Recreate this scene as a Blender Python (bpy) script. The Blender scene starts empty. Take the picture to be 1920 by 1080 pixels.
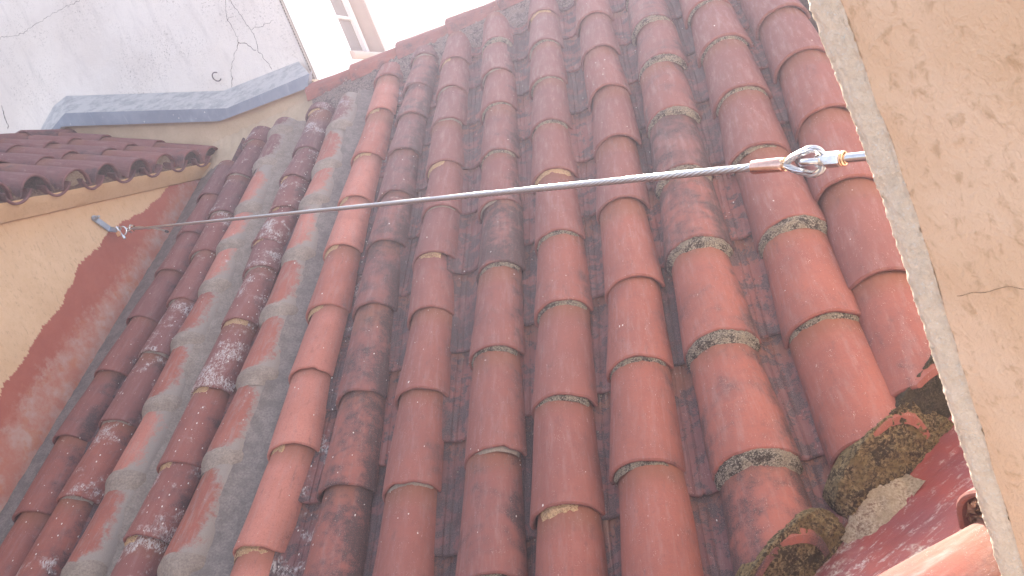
import bpy, bmesh, math, random
from math import sin, cos, pi, radians
from mathutils import Vector, Matrix, noise

C = bpy.context.scene
COL = C.collection
# ---------------------------------------------------------------- camera
cd = bpy.data.cameras.new('camera'); cam = bpy.data.objects.new('camera', cd); COL.objects.link(cam)
RM = Matrix(((.9023, .3081, .3017), (.2195, .2741, -.9363), (-.3712, .9110, .1797)))
cam.matrix_world = RM.to_4x4()
cd.sensor_width = 36.0; cd.lens = 26.25; cd.clip_start = .05; cd.clip_end = 500
cd.dof.use_dof = True; cd.dof.focus_distance = 1.9; cd.dof.aperture_fstop = 16.0
C.camera = cam
# ---------------------------------------------------------------- sky and sun
SUN_AZ, SUN_EL = radians(-7), radians(28.0)      # azimuth from +Y towards +X
w = bpy.data.worlds.new('World'); C.world = w; w.use_nodes = True
nt = w.node_tree; bg = nt.nodes['Background']
sky = nt.nodes.new('ShaderNodeTexSky'); sky.sky_type = 'NISHITA'; sky.sun_disc = False
sky.sun_elevation = SUN_EL; sky.sun_rotation = SUN_AZ; sky.dust_density = 2.5; sky.air_density = 1.0
hs = nt.nodes.new('ShaderNodeHueSaturation'); hs.inputs['Saturation'].default_value = .5
nt.links.new(sky.outputs[0], hs.inputs['Color']); nt.links.new(hs.outputs[0], bg.inputs[0]); bg.inputs[1].default_value = .15
sl = bpy.data.lights.new('sun', 'SUN'); sl.energy = 5.0; sl.angle = radians(.5); sl.color = (1, .93, .82)
so = bpy.data.objects.new('sun', sl); COL.objects.link(so)
sdir = Vector((sin(SUN_AZ)*cos(SUN_EL), cos(SUN_AZ)*cos(SUN_EL), sin(SUN_EL)))
so.rotation_euler = sdir.to_track_quat('Z', 'Y').to_euler()
C.view_settings.view_transform = 'Standard'; C.view_settings.look = 'None'
C.view_settings.exposure = 1.93; C.view_settings.gamma = 1
C.render.engine = 'CYCLES'
C.cycles.max_bounces = 8; C.cycles.diffuse_bounces = 5

random.seed(7)
# ---------------------------------------------------------------- helpers
T = radians(29); ST, CT = sin(T), cos(T); D = 1.4
UX = Vector((1, 0, 0)); UV = Vector((0, CT, ST)); UN = Vector((0, -ST, CT))
def W(u, v, H=0.0): return UX*u + UV*v + UN*(H-D)

def proj(p):
    c = RM.transposed() @ Vector(p)
    if c.z >= -0.05: return None
    return (960 - 1400*c.x/c.z, 540 + 1400*c.y/c.z)

def mesh(name, vs, fs, mat=None, parent=None, smooth=True, M=None, sharp=40):
    me = bpy.data.meshes.new(name); me.from_pydata([tuple(v) for v in vs], [], fs); me.validate(); me.update()
    return link(name, me, mat, parent, smooth, M, sharp)
def link(name, me, mat=None, parent=None, smooth=True, M=None, sharp=40):
    o = bpy.data.objects.new(name, me); COL.objects.link(o)
    if mat: me.materials.append(mat)
    if M is not None: o.matrix_world = M
    if parent is not None:
        o.parent = parent
    if smooth:
        bm = bmesh.new(); bm.from_mesh(me)
        bmesh.ops.recalc_face_normals(bm, faces=bm.faces)
        for f in bm.faces: f.smooth = True
        for e in bm.edges:
            if len(e.link_faces) == 2 and e.calc_face_angle(0) > radians(sharp): e.smooth = False
        bm.to_mesh(me); bm.free()
    return o
def tag(o, label, cat, group=None, kind=None):
    if label: o['label'] = label
    if cat: o['category'] = cat
    if group: o['group'] = group
    if kind: o['kind'] = kind
    return o
def empty(name, loc=(0, 0, 0)):
    o = bpy.data.objects.new(name, None); COL.objects.link(o); o.location = loc; o.empty_display_size = .05
    return o

class MB:
    def __init__(s): s.v = []; s.f = []
    def add(s, vs, fs):
        n = len(s.v); s.v += [Vector(v) for v in vs]; s.f += [tuple(i+n for i in f) for f in fs]
    def grid(s, rows, closed=False):
        n = len(s.v); m = len(rows[0])
        for r in rows: s.v += [Vector(p) for p in r]
        for i in range(len(rows)-1):
            for j in range(m if closed else m-1):
                a = n+i*m+j; b = n+i*m+(j+1) % m
                s.f.append((a, b, b+m, a+m))
    def cap(s, pts):
        n = len(s.v); s.v += [Vector(p) for p in pts]; s.f.append(tuple(range(n, n+len(pts))))
    def tube(s, path, rad, n=12, caps=True, rads=None):
        rows = []; prev = None
        for i, p in enumerate(path):
            p = Vector(p)
            a = Vector(path[max(0, i-1)]); b = Vector(path[min(len(path)-1, i+1)])
            t = (b-a).normalized()
            if prev is None:
                x = t.orthogonal().normalized()
            else:
                x = (prev - t*prev.dot(t)).normalized()
            prev = x; y = t.cross(x)
            r = rads[i] if rads else rad
            rows.append([p + x*r*cos(2*pi*k/n) + y*r*sin(2*pi*k/n) for k in range(n)])
        s.grid(rows, True)
        if caps: s.cap(rows[0][::-1]); s.cap(rows[-1])
    def box(s, o, a, b, c):
        o, a, b, c = map(Vector, (o, a, b, c))
        v = [o, o+a, o+a+b, o+b, o+c, o+a+c, o+a+b+c, o+b+c]
        s.add(v, [(3, 2, 1, 0), (4, 5, 6, 7), (0, 1, 5, 4), (1, 2, 6, 5), (2, 3, 7, 6), (3, 0, 4, 7)])
    def prism(s, poly, ext):
        ext = Vector(ext); n = len(poly); a = [Vector(p) for p in poly]; b = [p+ext for p in a]
        s.add(a+b, [tuple(range(n))[::-1], tuple(range(n, 2*n))] + [(i, (i+1) % n, (i+1) % n+n, i+n) for i in range(n)])
    def obj(s, name, mat=None, parent=None, smooth=True, M=None, sharp=40):
        return mesh(name, s.v, s.f, mat, parent, smooth, M, sharp)
def fbm(p, sc, o=3):
    return noise.fractal(Vector(p)*sc, .6, 2.0, o)

# ---------------------------------------------------------------- materials
class NT:
    def __init__(s, name, rough=.9, spec=.3):
        s.m = bpy.data.materials.new(name); s.m.use_nodes = True; s.t = s.m.node_tree
        s.b = s.t.nodes['Principled BSDF']; s.b.inputs['Roughness'].default_value = rough
        s.b.inputs['Specular IOR Level'].default_value = spec
    def n(s, ty, **k):
        x = s.t.nodes.new(ty)
        for a, b in k.items(): setattr(x, a, b)
        return x
    def l(s, a, b): s.t.links.new(a, b)
    def put(s, sock, v):
        if hasattr(v, 'links') or isinstance(v, bpy.types.NodeSocket): s.l(v, sock)
        else: sock.default_value = v
    def coord(s, rnd=False):
        c = s.n('ShaderNodeTexCoord').outputs['Object']
        if rnd:
            oi = s.n('ShaderNodeObjectInfo')
            mu = s.n('ShaderNodeVectorMath', operation='SCALE'); mu.inputs[0].default_value = (37, 53, 71); s.l(oi.outputs['Random'], mu.inputs['Scale'])
            ad = s.n('ShaderNodeVectorMath', operation='ADD'); s.l(c, ad.inputs[0]); s.l(mu.outputs[0], ad.inputs[1])
            return ad.outputs[0], c
        return c
    def scale(s, v, sc):
        m = s.n('ShaderNodeVectorMath', operation='MULTIPLY'); s.l(v, m.inputs[0]); m.inputs[1].default_value = sc; return m.outputs[0]
    def noise(s, v, sc, det=4, rough=.6, dist=0):
        x = s.n('ShaderNodeTexNoise'); s.l(v, x.inputs['Vector']); x.inputs['Scale'].default_value = sc
        x.inputs['Detail'].default_value = det; x.inputs['Roughness'].default_value = rough; x.inputs['Distortion'].default_value = dist
        return x.outputs['Fac']
    def vor(s, v, sc, out='Distance', feature='F1'):
        x = s.n('ShaderNodeTexVoronoi'); x.feature = feature; s.l(v, x.inputs['Vector']); x.inputs['Scale'].default_value = sc
        return x.outputs[out]
    def ma(s, op, a, b=0.0, c=0.0, clamp=False):
        x = s.n('ShaderNodeMath', operation=op, use_clamp=clamp)
        s.put(x.inputs[0], a); s.put(x.inputs[1], b); s.put(x.inputs[2], c); return x.outputs[0]
    def step(s, v, lo, hi, a=0.0, b=1.0):
        x = s.n('ShaderNodeMapRange'); x.interpolation_type = 'SMOOTHSTEP'
        s.put(x.inputs[0], v); s.put(x.inputs[1], lo); s.put(x.inputs[2], hi); s.put(x.inputs[3], a); s.put(x.inputs[4], b)
        return x.outputs[0]
    def mix(s, f, a, b):
        x = s.n('ShaderNodeMix', data_type='RGBA'); s.put(x.inputs[0], f)
        for i, v in ((6, a), (7, b)):
            if isinstance(v, tuple): v = v+(1,) if len(v) == 3 else v
            s.put(x.inputs[i], v)
        return x.outputs[2]
    def sep(s, v):
        x = s.n('ShaderNodeSeparateXYZ'); s.l(v, x.inputs[0]); return x.outputs
    def out(s, col, bump=None, dist=.002, strength=1.0, rough=None):
        s.put(s.b.inputs['Base Color'], col if not isinstance(col, tuple) else col+(1,))
        if rough is not None: s.put(s.b.inputs['Roughness'], rough)
        if bump is not None:
            b = s.n('ShaderNodeBump'); b.inputs['Distance'].default_value = dist; b.inputs['Strength'].default_value = strength
            s.l(bump, b.inputs['Height']); s.l(b.outputs[0], s.b.inputs['Normal'])
        return s.m

def clay_material(name, pan=False):
    """fired clay; object colour carries (tint, lichen, whitewash, mortar smear)"""
    g = NT(name, .82, .35)
    v, c = g.coord(True)
    oi = g.n('ShaderNodeObjectInfo'); sc = g.n('ShaderNodeSeparateColor'); g.l(oi.outputs['Color'], sc.inputs[0])
    tint, lich, wash, smear = sc.outputs[0], sc.outputs[1], sc.outputs[2], oi.outputs['Alpha']
    x, y, z = g.sep(c)
    big = g.noise(v, 9, 3); mid = g.noise(v, 38, 4, .65); fine = g.noise(v, 420, 3, .7); vf = g.noise(v, 1300, 2, .8)
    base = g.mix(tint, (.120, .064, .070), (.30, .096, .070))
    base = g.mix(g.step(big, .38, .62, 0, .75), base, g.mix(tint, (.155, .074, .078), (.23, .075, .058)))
    base = g.mix(g.step(mid, .35, .75, 0, .35), base, (.20, .075, .07))
    base = g.mix(g.step(tint, 1.0, 1.3), base, g.mix(g.step(big, .35, .65), (.46, .185, .145), (.40, .155, .12)))
    # pale dusty bloom, streaked down the slope
    st = g.noise(g.scale(v, (60, 9, 60)), 1.0, 4, .7)
    base = g.mix(g.step(st, .48, .78, 0, .34), base, (.28, .18, .18))
    base = g.mix(g.step(g.noise(v, 150, 4, .75), .50, .70, 0, .42), base, (.155, .07, .065))
    base = g.mix(g.step(fine, .40, .75, 0, .55), base, g.mix(tint, (.115, .058, .066), (.32, .11, .08)))
    # browner band towards the high end of the tile
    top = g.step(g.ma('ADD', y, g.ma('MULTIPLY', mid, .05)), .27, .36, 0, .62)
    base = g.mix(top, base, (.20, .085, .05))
    scr = g.noise(g.scale(v, (260, 70, 260)), 1.0, 3, .6, 2.5)
    base = g.mix(g.ma('MULTIPLY', g.step(scr, .655, .69), g.step(mid, .45, .6)), base, (.50, .38, .34))
    dk = g.noise(g.scale(v, (45, 14, 45)), 1.0, 5, .75)
    base = g.mix(g.step(dk, .56, .72, 0, .5), base, (.13, .062, .06))
    # lichen: soft patches broken into black grains
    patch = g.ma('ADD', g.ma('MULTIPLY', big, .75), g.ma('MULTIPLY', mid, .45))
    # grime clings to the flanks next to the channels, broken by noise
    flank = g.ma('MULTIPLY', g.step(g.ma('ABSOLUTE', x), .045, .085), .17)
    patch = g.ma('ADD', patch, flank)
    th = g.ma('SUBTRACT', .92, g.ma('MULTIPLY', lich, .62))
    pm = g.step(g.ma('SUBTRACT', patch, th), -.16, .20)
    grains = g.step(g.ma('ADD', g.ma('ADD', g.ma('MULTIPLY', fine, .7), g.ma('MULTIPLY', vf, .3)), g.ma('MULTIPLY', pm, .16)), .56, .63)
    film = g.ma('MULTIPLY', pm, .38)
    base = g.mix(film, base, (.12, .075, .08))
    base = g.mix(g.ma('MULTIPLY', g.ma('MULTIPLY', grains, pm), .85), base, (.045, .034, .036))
    if pan:
        pn = g.noise(v, 17, 7, .72, .4); pk = g.step(g.ma('SUBTRACT', pn, g.ma('SUBTRACT', .60, g.ma('MULTIPLY', lich, .20))), -.012, .022)
        gr = g.step(g.noise(v, 520, 3, .8), .42, .58)
        base = g.mix(g.ma('MULTIPLY', pk, g.ma('ADD', .62, g.ma('MULTIPLY', gr, .33))), base, g.mix(gr, (.115, .085, .088), (.038, .030, .034)))
    # grey lichen dots
    vd = g.vor(v, 95); vd2 = g.noise(v, 14, 2)
    dots = g.ma('MULTIPLY', g.step(vd, .12, .2, 1, 0), g.step(vd2, .6, .66))
    base = g.mix(g.ma('MULTIPLY', dots, g.ma('MINIMUM', g.ma('MULTIPLY', lich, 1.6), 1.0)), base, (.12, .10, .09))
    # whitewash: dragged brush strokes in patches
    wv = g.scale(v, (120, 48, 120)); ws = g.noise(wv, 1.0, 6, .8, 1.6); wp = g.noise(v, 8, 4, .7)
    wm = g.ma('MULTIPLY', g.step(ws, .47, .53), g.step(wp, g.ma('SUBTRACT', .74, g.ma('MULTIPLY', wash, .34)), g.ma('SUBTRACT', .86, g.ma('MULTIPLY', wash, .34))))
    base = g.mix(g.ma('MULTIPLY', wm, .85), base, (.50, .47, .46))
    # paint flecks and specks
    fl = g.vor(g.scale(v, (1, .55, 1)), 62); fr = g.noise(v, 45, 2)
    fm = g.ma('MULTIPLY', g.step(fl, .10, .15, 1, 0), g.step(fr, g.ma('SUBTRACT', .66, g.ma('MULTIPLY', wash, .32)), g.ma('SUBTRACT', .70, g.ma('MULTIPLY', wash, .32))))
    base = g.mix(fm, base, (.66, .62, .58))
    fl2 = g.vor(v, 230); fm2 = g.ma('MULTIPLY', g.step(fl2, .10, .16, 1, 0), g.step(mid, .52, .62))
    base = g.mix(g.ma('MULTIPLY', fm2, .55), base, (.62, .50, .45))
    # grout smeared over flanks and ends
    ax = g.ma('MAXIMUM', g.ma('ADD', x, .006), g.ma('MULTIPLY', x, -.62))
    side = g.ma('ADD', g.ma('MULTIPLY', ax, 9.0), g.ma('MULTIPLY', mid, .75))
    endm = g.ma('ADD', g.step(y, .23, .33, 0, .50), g.step(y, 0.0, .07, .40, 0))
    sm = g.ma('MULTIPLY', g.step(g.ma('ADD', g.ma('ADD', side, endm), g.ma('MULTIPLY', g.ma('SUBTRACT', g.noise(v, 120, 4, .7), .5), .35)), .76, 1.08), smear)
    sm = g.ma('MAXIMUM', sm, g.ma('MULTIPLY', g.ma('MULTIPLY', smear, .3), g.step(st, .45, .7)))
    grey = g.mix(fine, (.17, .145, .13), (.33, .285, .255))
    base = g.mix(sm, base, grey)
    bmp = g.ma('ADD', g.ma('MULTIPLY', fine, .5), g.ma('ADD', g.ma('MULTIPLY', mid, .8), g.ma('MULTIPLY', vf, .25)))
    bmp = g.ma('ADD', bmp, g.ma('MULTIPLY', wm, .4))
    g.out(base, bmp, .0016, .8, g.step(st, .4, .7, .9, .62))
    return g.m

def mortar_material(name, a, b, dark=None, damt=.5, sc=1.0, dist=.004, spk=.5):
    g = NT(name, .95, .15); v, c = g.coord(True)
    n1 = g.noise(v, 22*sc, 4, .65); n2 = g.noise(v, 160*sc, 4, .75); n3 = g.noise(v, 700*sc, 2, .7)
    col = g.mix(g.step(n1, .35, .65), a, b)
    col = g.mix(g.step(n2, .35, .7, 0, .6), col, tuple(i*.55 for i in a))
    if dark:
        col = g.mix(g.step(g.ma('ADD', g.ma('MULTIPLY', n1, .5), g.ma('MULTIPLY', n2, .5)), .52-damt*.22, .67-damt*.22), col, dark)
        col = g.mix(g.step(g.vor(v, 260*sc), .12, .25, spk, 0), col, b)
    bmp = g.ma('ADD', g.ma('MULTIPLY', n2, 1.0), g.ma('MULTIPLY', n3, .4))
    return g.out(col, bmp, dist, 1.0)

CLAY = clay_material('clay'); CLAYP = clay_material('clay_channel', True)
GREY = mortar_material('grey_mortar', (.26, .215, .185), (.335, .28, .24), dist=.0025)
GREYD = mortar_material('grey_mortar_dark', (.19, .165, .155), (.27, .235, .215), dist=.0025)
YEL = mortar_material('straw_mortar', (.50, .32, .18), (.64, .47, .29), (.24, .12, .07), .25, 1.8)
LICH = mortar_material('lichen_mortar', (.28, .235, .18), (.52, .46, .38), (.05, .042, .036), .42, 1.8, .005)
MOSS = mortar_material('mossy_mortar', (.17, .125, .06), (.40, .31, .18), (.045, .034, .02), .45, .9, .006, .12)
MOSSD = mortar_material('dark_moss', (.075, .065, .045), (.16, .13, .08), (.035, .032, .022), .5, 1.4, .006, .15)
RIDGEM = mortar_material('ridge_mortar', (.22, .17, .15), (.42, .37, .34), (.075, .055, .055), .40, 1.3, .006)
DECK = mortar_material('deck_mortar', (.07, .055, .05), (.13, .10, .085), (.03, .026, .024), .5)
CRUMB = mortar_material('crumbled_mortar', (.40, .33, .24), (.56, .48, .38), (.22, .15, .11), .2, 1.2, .006)

def simple(name, col, rough=.5, metal=0, spec=.5):
    g = NT(name, rough, spec); g.b.inputs['Metallic'].default_value = metal
    v = g.coord(); n = g.noise(v, 180, 4, .7)
    g.out(g.mix(g.step(n, .3, .75, 0, .35), col, tuple(i*.6 for i in col)), n, .0003, .4)
    return g.m
STEEL = simple('polished_steel', (.66, .67, .69), .17, 1)
ROPE = simple('rope_steel', (.56, .57, .60), .30, 1)
STEEL_RED = simple('red_reflecting_steel', (.72, .48, .40), .22, 1)  # steel ferrule with its reddish reflection painted into the colour
STEEL_WARM = simple('warm_reflecting_steel', (.78, .52, .34), .25, 1)  # steel fittings, orange reflection painted into the base colour
ZINC = simple('zinc_bracket', (.42, .48, .56), .38, 1)
DARKM = simple('dark_rubber', (.03, .03, .032), .6)

# plaster of the left house wall with its red painted skirt
def left_wall_material():
    g = NT('painted_house_wall', .92, .2); c = g.coord(); x, y, z = g.sep(c)
    H = g.ma('ADD', g.ma('ADD', g.ma('MULTIPLY', y, -ST), g.ma('MULTIPLY', z, CT)), D)
    V = g.ma('ADD', g.ma('MULTIPLY', y, CT), g.ma('MULTIPLY', z, ST))
    n1 = g.noise(c, 3.2, 3, .55); n2 = g.noise(c, 30, 4, .7); n3 = g.noise(c, 240, 3, .7); n4 = g.noise(c, 900, 2, .7)
    bei = g.mix(g.step(n1, .35, .65), (.60, .42, .265), (.66, .475, .31))
    bei = g.mix(g.step(n2, .35, .75, 0, .35), bei, (.50, .32, .17))
    bei = g.mix(g.step(g.noise(g.scale(c, (1, 1, .4)), 75, 4, .8), .55, .64, 0, .5), bei, (.40, .27, .17))
    # cornice shade painted in: darker orange up towards it
    bei = g.mix(g.step(g.ma('ADD', z, g.ma('MULTIPLY', n1, .14)), .40, .60, 0, .55), bei, (.50, .27, .11))
    wav = g.ma('MULTIPLY', g.ma('SUBTRACT', g.noise(g.scale(c, (0, 1, .2)), 5.5, 2, .5), .5), .10)
    comb = g.n('ShaderNodeCombineXYZ'); g.l(V, comb.inputs[0])
    jag = g.ma('MULTIPLY', g.ma('SUBTRACT', g.noise(comb.outputs[0], 75, 2, .6), .5), .045)
    top = g.step(V, 2.75, 3.45, .19, .045)
    top = g.ma('ADD', g.ma('ADD', top, wav), jag)
    low = g.ma('ADD', g.step(V, 1.5, 3.3, .125, -.01), g.ma('MULTIPLY', g.ma('SUBTRACT', n2, .5), .20))
    n2 = g.noise(c, 12, 5, .75)
    red = g.mix(g.step(n2, .3, .7), (.33, .10, .072), (.37, .118, .085))
    pink = g.mix(g.step(g.noise(g.scale(c, (1, 1.2, 1.2)), 7, 5, .7), .34, .70), (.40, .155, .115), (.43, .30, .26))
    pink = g.mix(g.step(g.noise(c, 14, 3), .52, .70, 0, .7), pink, (.42, .15, .08))
    col = g.mix(g.step(g.ma('SUBTRACT', top, H), -.004, .004), bei, red)
    col = g.mix(g.step(g.ma('SUBTRACT', low, H), -.03, .05), col, pink)
    bmp = g.ma('ADD', g.ma('MULTIPLY', n3, .6), g.ma('ADD', g.ma('MULTIPLY', n2, 1.0), g.ma('MULTIPLY', n4, .3)))
    bmp = g.ma('ADD', bmp, g.ma('MULTIPLY', g.step(g.ma('SUBTRACT', top, H), -.004, .004), .5))
    return g.out(col, bmp, .003, .8)
def crack_mask(g, c, sc, width, seed):
    o = g.n('ShaderNodeVectorMath', operation='ADD'); g.l(c, o.inputs[0]); o.inputs[1].default_value = seed
    nz = g.n('ShaderNodeTexNoise'); g.l(o.outputs[0], nz.inputs['Vector']); nz.inputs['Scale'].default_value = sc*3; nz.inputs['Detail'].default_value = 5
    mm = g.n('ShaderNodeVectorMath', operation='SCALE'); g.l(nz.outputs['Color'], mm.inputs[0]); mm.inputs['Scale'].default_value = .22/sc*2
    a = g.n('ShaderNodeVectorMath', operation='ADD'); g.l(o.outputs[0], a.inputs[0]); g.l(mm.outputs[0], a.inputs[1])
    d = g.vor(a.outputs[0], sc, 'Distance', 'DISTANCE_TO_EDGE')
    return g.step(d, width*.3, width, 1, 0)
def white_material():
    g = NT('old_whitewash', .93, .2); c = g.coord(); n1 = g.noise(c, 1.8, 4, .6); n2 = g.noise(c, 26, 5, .75); n3 = g.noise(c, 200, 3, .7)
    col = g.mix(g.step(n1, .35, .65), (.62, .585, .56), (.69, .66, .635))
    col = g.mix(g.step(g.noise(g.scale(c, (14, 14, 3)), 1.0, 4, .7), .5, .75, 0, .35), col, (.42, .40, .40))
    pits = g.ma('MULTIPLY', g.step(g.noise(c, 95, 4, .8), .57, .63), g.step(g.noise(c, 2.6, 3), .36, .60))
    col = g.mix(g.ma('MULTIPLY', pits, .75), col, (.20, .19, .18))
    bmp = g.ma('ADD', g.ma('MULTIPLY', n2, 1.0), g.ma('MULTIPLY', n3, .35))
    return g.out(col, bmp, .007, .8)
def plaster(name, a, b, spot, dist=.004, sc=1.0, stain=.3):
    g = NT(name, .93, .15); c = g.coord(); n1 = g.noise(c, 4*sc, 4, .6); n2 = g.noise(c, 60*sc, 5, .7); n3 = g.noise(c, 350*sc, 3, .7)
    col = g.mix(g.step(n1, .35, .65), a, b)
    col = g.mix(g.step(n2, .45, .75, 0, stain), col, spot)
    return g.out(col, g.ma('ADD', n2, g.ma('MULTIPLY', n3, .4)), dist, .9)
def zinc_material():
    g = NT('weathered_zinc', .5, .4); c = g.coord(); n1 = g.noise(g.scale(c, (10, 10, 30)), 1.0, 5, .75); n2 = g.noise(c, 45, 4, .7)
    col = g.mix(g.step(n1, .42, .62), (.46, .47, .48), (.31, .33, .355))
    col = g.mix(g.step(n2, .5, .7, 0, .5), col, (.52, .54, .55))
    g.b.inputs['Metallic'].default_value = .35
    return g.out(col, n2, .0015, .5)
def zinc_front_material():
    g = NT('blue_grey_zinc', .45, .4); c = g.coord(); n1 = g.noise(c, 7, 3, .6); n2 = g.noise(g.scale(c, (30, 30, 6)), 1.0, 4, .7)
    col = g.mix(g.step(n1, .35, .7), (.155, .185, .235), (.205, .235, .285))
    col = g.mix(g.step(n2, .55, .75, 0, .4), col, (.32, .37, .43))
    col = g.mix(g.step(g.vor(c, 22), .06, .10, .8, 0), col, (.6, .6, .6))
    g.b.inputs['Metallic'].default_value = .3
    return g.out(col, n1, .002, .4)
def red_lining_material():
    g = NT('red_waterproof_coat', .6, .4); c = g.coord()
    al = g.n('ShaderNodeMapping'); al.inputs['Rotation'].default_value = (0, 0, radians(-28)); g.l(c, al.inputs['Vector'])
    v = al.outputs[0]
    n1 = g.noise(v, 8, 4, .6); st = g.noise(g.scale(v, (14, 60, 60)), 1.0, 5, .75, .6); n2 = g.noise(v, 130, 4, .75)
    col = g.mix(g.step(n1, .35, .65), (.27, .060, .052), (.21, .060, .066))
    eff = g.ma('MULTIPLY', g.step(st, .52, .64), g.step(n2, .42, .56))
    x, y, z = g.sep(v)
    # crumbled mortar dust gathers at the low end of the gutter
    low = g.step(z, -1.0, -.80, 1, .12)
    col = g.mix(g.ma('MULTIPLY', eff, low, clamp=True), col, (.45, .38, .36))
    col = g.mix(g.step(g.ma('SUBTRACT', g.noise(v, 11, 3, .6), g.step(z, -.98, -.84, .02, .36)), .40, .50, 0, .9), col, g.mix(g.step(n2, .4, .6), (.25, .11, .10), (.52, .46, .40)))
    return g.out(col, g.ma('ADD', g.ma('MULTIPLY', n2, .5), st), .003, .8)
def jamb_material():
    g = NT('cream_render', .93, .2); c = g.coord()
    n1 = g.noise(c, 5, 3, .5); n2 = g.noise(c, 55, 4, .6, .4); n3 = g.noise(c, 190, 3, .65); cr = 0.0
    col = g.mix(g.step(n1, .35, .65), (.72, .495, .325), (.78, .565, .40))
    col = g.mix(g.step(n2, .52, .72, 0, .5), col, (.42, .25, .13))
    col = g.mix(g.step(n3, .55, .8, 0, .25), col, (.70, .52, .36))
    return g.out(col, g.ma('ADD', n2, g.ma('MULTIPLY', n3, .5)), .005, .8)
def bead_material():
    g = NT('gritty_corner_render', .55, .6); c = g.coord()
    n2 = g.noise(c, 90, 4, .7); n3 = g.noise(c, 300, 3, .85); n4 = g.noise(g.scale(c, (60, 60, 8)), 1.0, 4, .6)
    col = g.mix(g.step(n2, .35, .7), (.92, .76, .59), (.84, .68, .52))  # albedo raised to imitate grazing sun on the corner strip
    col = g.mix(g.step(n4, .5, .7, 0, .5), col, (.68, .57, .46))
    col = g.mix(g.step(n3, .55, .7, 0, .8), col, (.90, .86, .82))  # pale specks painted in as sun sparkle on the grit
    return g.out(col, g.ma('ADD', n2, g.ma('MULTIPLY', n3, 1.0)), .004, 1.0, g.step(n3, .4, .7, .8, .3))
WALL_L = left_wall_material(); WHITE = white_material()
BEIGE = plaster('beige_render', (.47, .36, .25), (.54, .42, .30), (.36, .27, .19))
CORN = plaster('ochre_cornice', (.55, .36, .20), (.60, .41, .24), (.38, .22, .11), .003)
BRIGHT = plaster('sunlit_white', (.86, .855, .85), (.88, .87, .865), (.80, .79, .79), .002, 1, .2)  # side face brightness painted in: whiter than the front face to look sunlit
ZT = zinc_material(); ZF = zinc_front_material(); REDC = red_lining_material(); JAMB = jamb_material(); BEAD = bead_material()
PINKW = plaster('pink_beige_paint', (.46, .38, .34), (.50, .41, .365), (.5, .38, .32), .002)
CRACKM = simple('crack_shadow', (.05, .045, .04), .9)

# ---------------------------------------------------------------- ground far below
gm = plaster('courtyard_paving', (.30, .27, .24), (.36, .33, .29), (.2, .18, .16), .004, .3)
o = mesh('ground', [(-60, -60, -6.5), (60, -60, -6.5), (60, 60, -6.5), (-60, 60, -6.5)], [(0, 1, 2, 3)], gm, smooth=False); tag(o, None, None, kind='structure')

# ---------------------------------------------------------------- the cut at the low end of the roof
CUTP = Vector((.166, 1.497, 0)); CUTD = Vector((.88, .60, 0)).normalized(); CUTN = Vector((-CUTD.y, CUTD.x, 0))  # kept side is +N
def bisect(vs, fs, M, pad=0.0):
    me = bpy.data.meshes.new('tmp'); me.from_pydata([tuple(v) for v in vs], [], fs)
    bm = bmesh.new(); bm.from_mesh(me); bpy.data.meshes.remove(me)
    Mi = M.inverted(); p = Mi @ (CUTP + CUTN*pad); n = (M.to_3x3().transposed() @ CUTN).normalized()
    bmesh.ops.bisect_plane(bm, geom=bm.verts[:]+bm.edges[:]+bm.faces[:], plane_co=p, plane_no=n, clear_inner=True)
    bmesh.ops.holes_fill(bm, edges=[e for e in bm.edges if e.is_boundary], sides=0)
    vs = [v.co.copy() for v in bm.verts]; bm.verts.index_update(); fs = [tuple(v.index for v in f.verts) for f in bm.faces]; bm.free()
    return vs, fs

# ---------------------------------------------------------------- barrel tiles
TH = .011
def barrel(L, R0, R1, z0, z1, seed, up=True, amax=88, ribs=False, na=18, nl=9, th=TH):
    """shell tile: y runs up the slope, z0/z1 = crest (or trough) heights at the low and the high end"""
    vs = []; fs = []
    ys = [0, .0035] + [L*(i/nl) for i in range(1, nl)] + [L-.0035, L]
    rin = [.0035, 0] + [0]*(nl-1) + [0, .0035]
    na2 = na
    def row(y, inset, inner):
        t = y/L; R = R0+(R1-R0)*t; zc = z0+(z1-z0)*t; r = []
        for j in range(na2+1):
            a = radians(-amax+2*amax*j/na2)
            wob = noise.noise(Vector((a*1.2+seed*7.3, y*6, seed*3.1)))*.0034
            rad = (R-TH+inset if inner else R-inset) + wob
            if ribs and inner:
                for c0 in (-.38, -.12, .2, .42):
                    rad -= .0038*max(0, 1-abs(a-c0)/.045)
            yy = y + (noise.noise(Vector((a*2.3, seed*5.7, 1.3)))*.005 + max(0, noise.noise(Vector((a*5, seed*3.9, 8.1)))-.5)*.022 + noise.noise(Vector((a*9, seed*2.7, 5.3)))*.0012 if y < .01 else 0)
            if up: r.append((rad*sin(a), yy, zc-R+rad*cos(a)))
            else: r.append((rad*sin(a), yy, zc+R-rad*cos(a)))
        return r
    m = MB()
    if ribs: na2 = 44
    outer = [row(y, i, False) for y, i in zip(ys, rin)]; inner = [row(y, i, True) for y, i in zip(ys, rin)]
    m.grid(outer); m.grid([r[::-1] for r in inner])
    m.grid([outer[0], inner[0]]); m.grid([inner[-1], outer[-1]])
    m.grid([[r[0] for r in inner], [r[0] for r in outer]]); m.grid([[r[-1] for r in outer], [r[-1] for r in inner]])
    bm = bmesh.new(); vv = [bm.verts.new(v) for v in m.v]
    for f in m.f:
        try: bm.faces.new([vv[i] for i in f])
        except ValueError: pass
    bmesh.ops.remove_doubles(bm, verts=bm.verts, dist=.00005)
    bm.verts.index_update(); V2 = [v.co.copy() for v in bm.verts]; F2 = [tuple(v.index for v in f.verts) for f in bm.faces]; bm.free()
    return V2, F2

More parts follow.
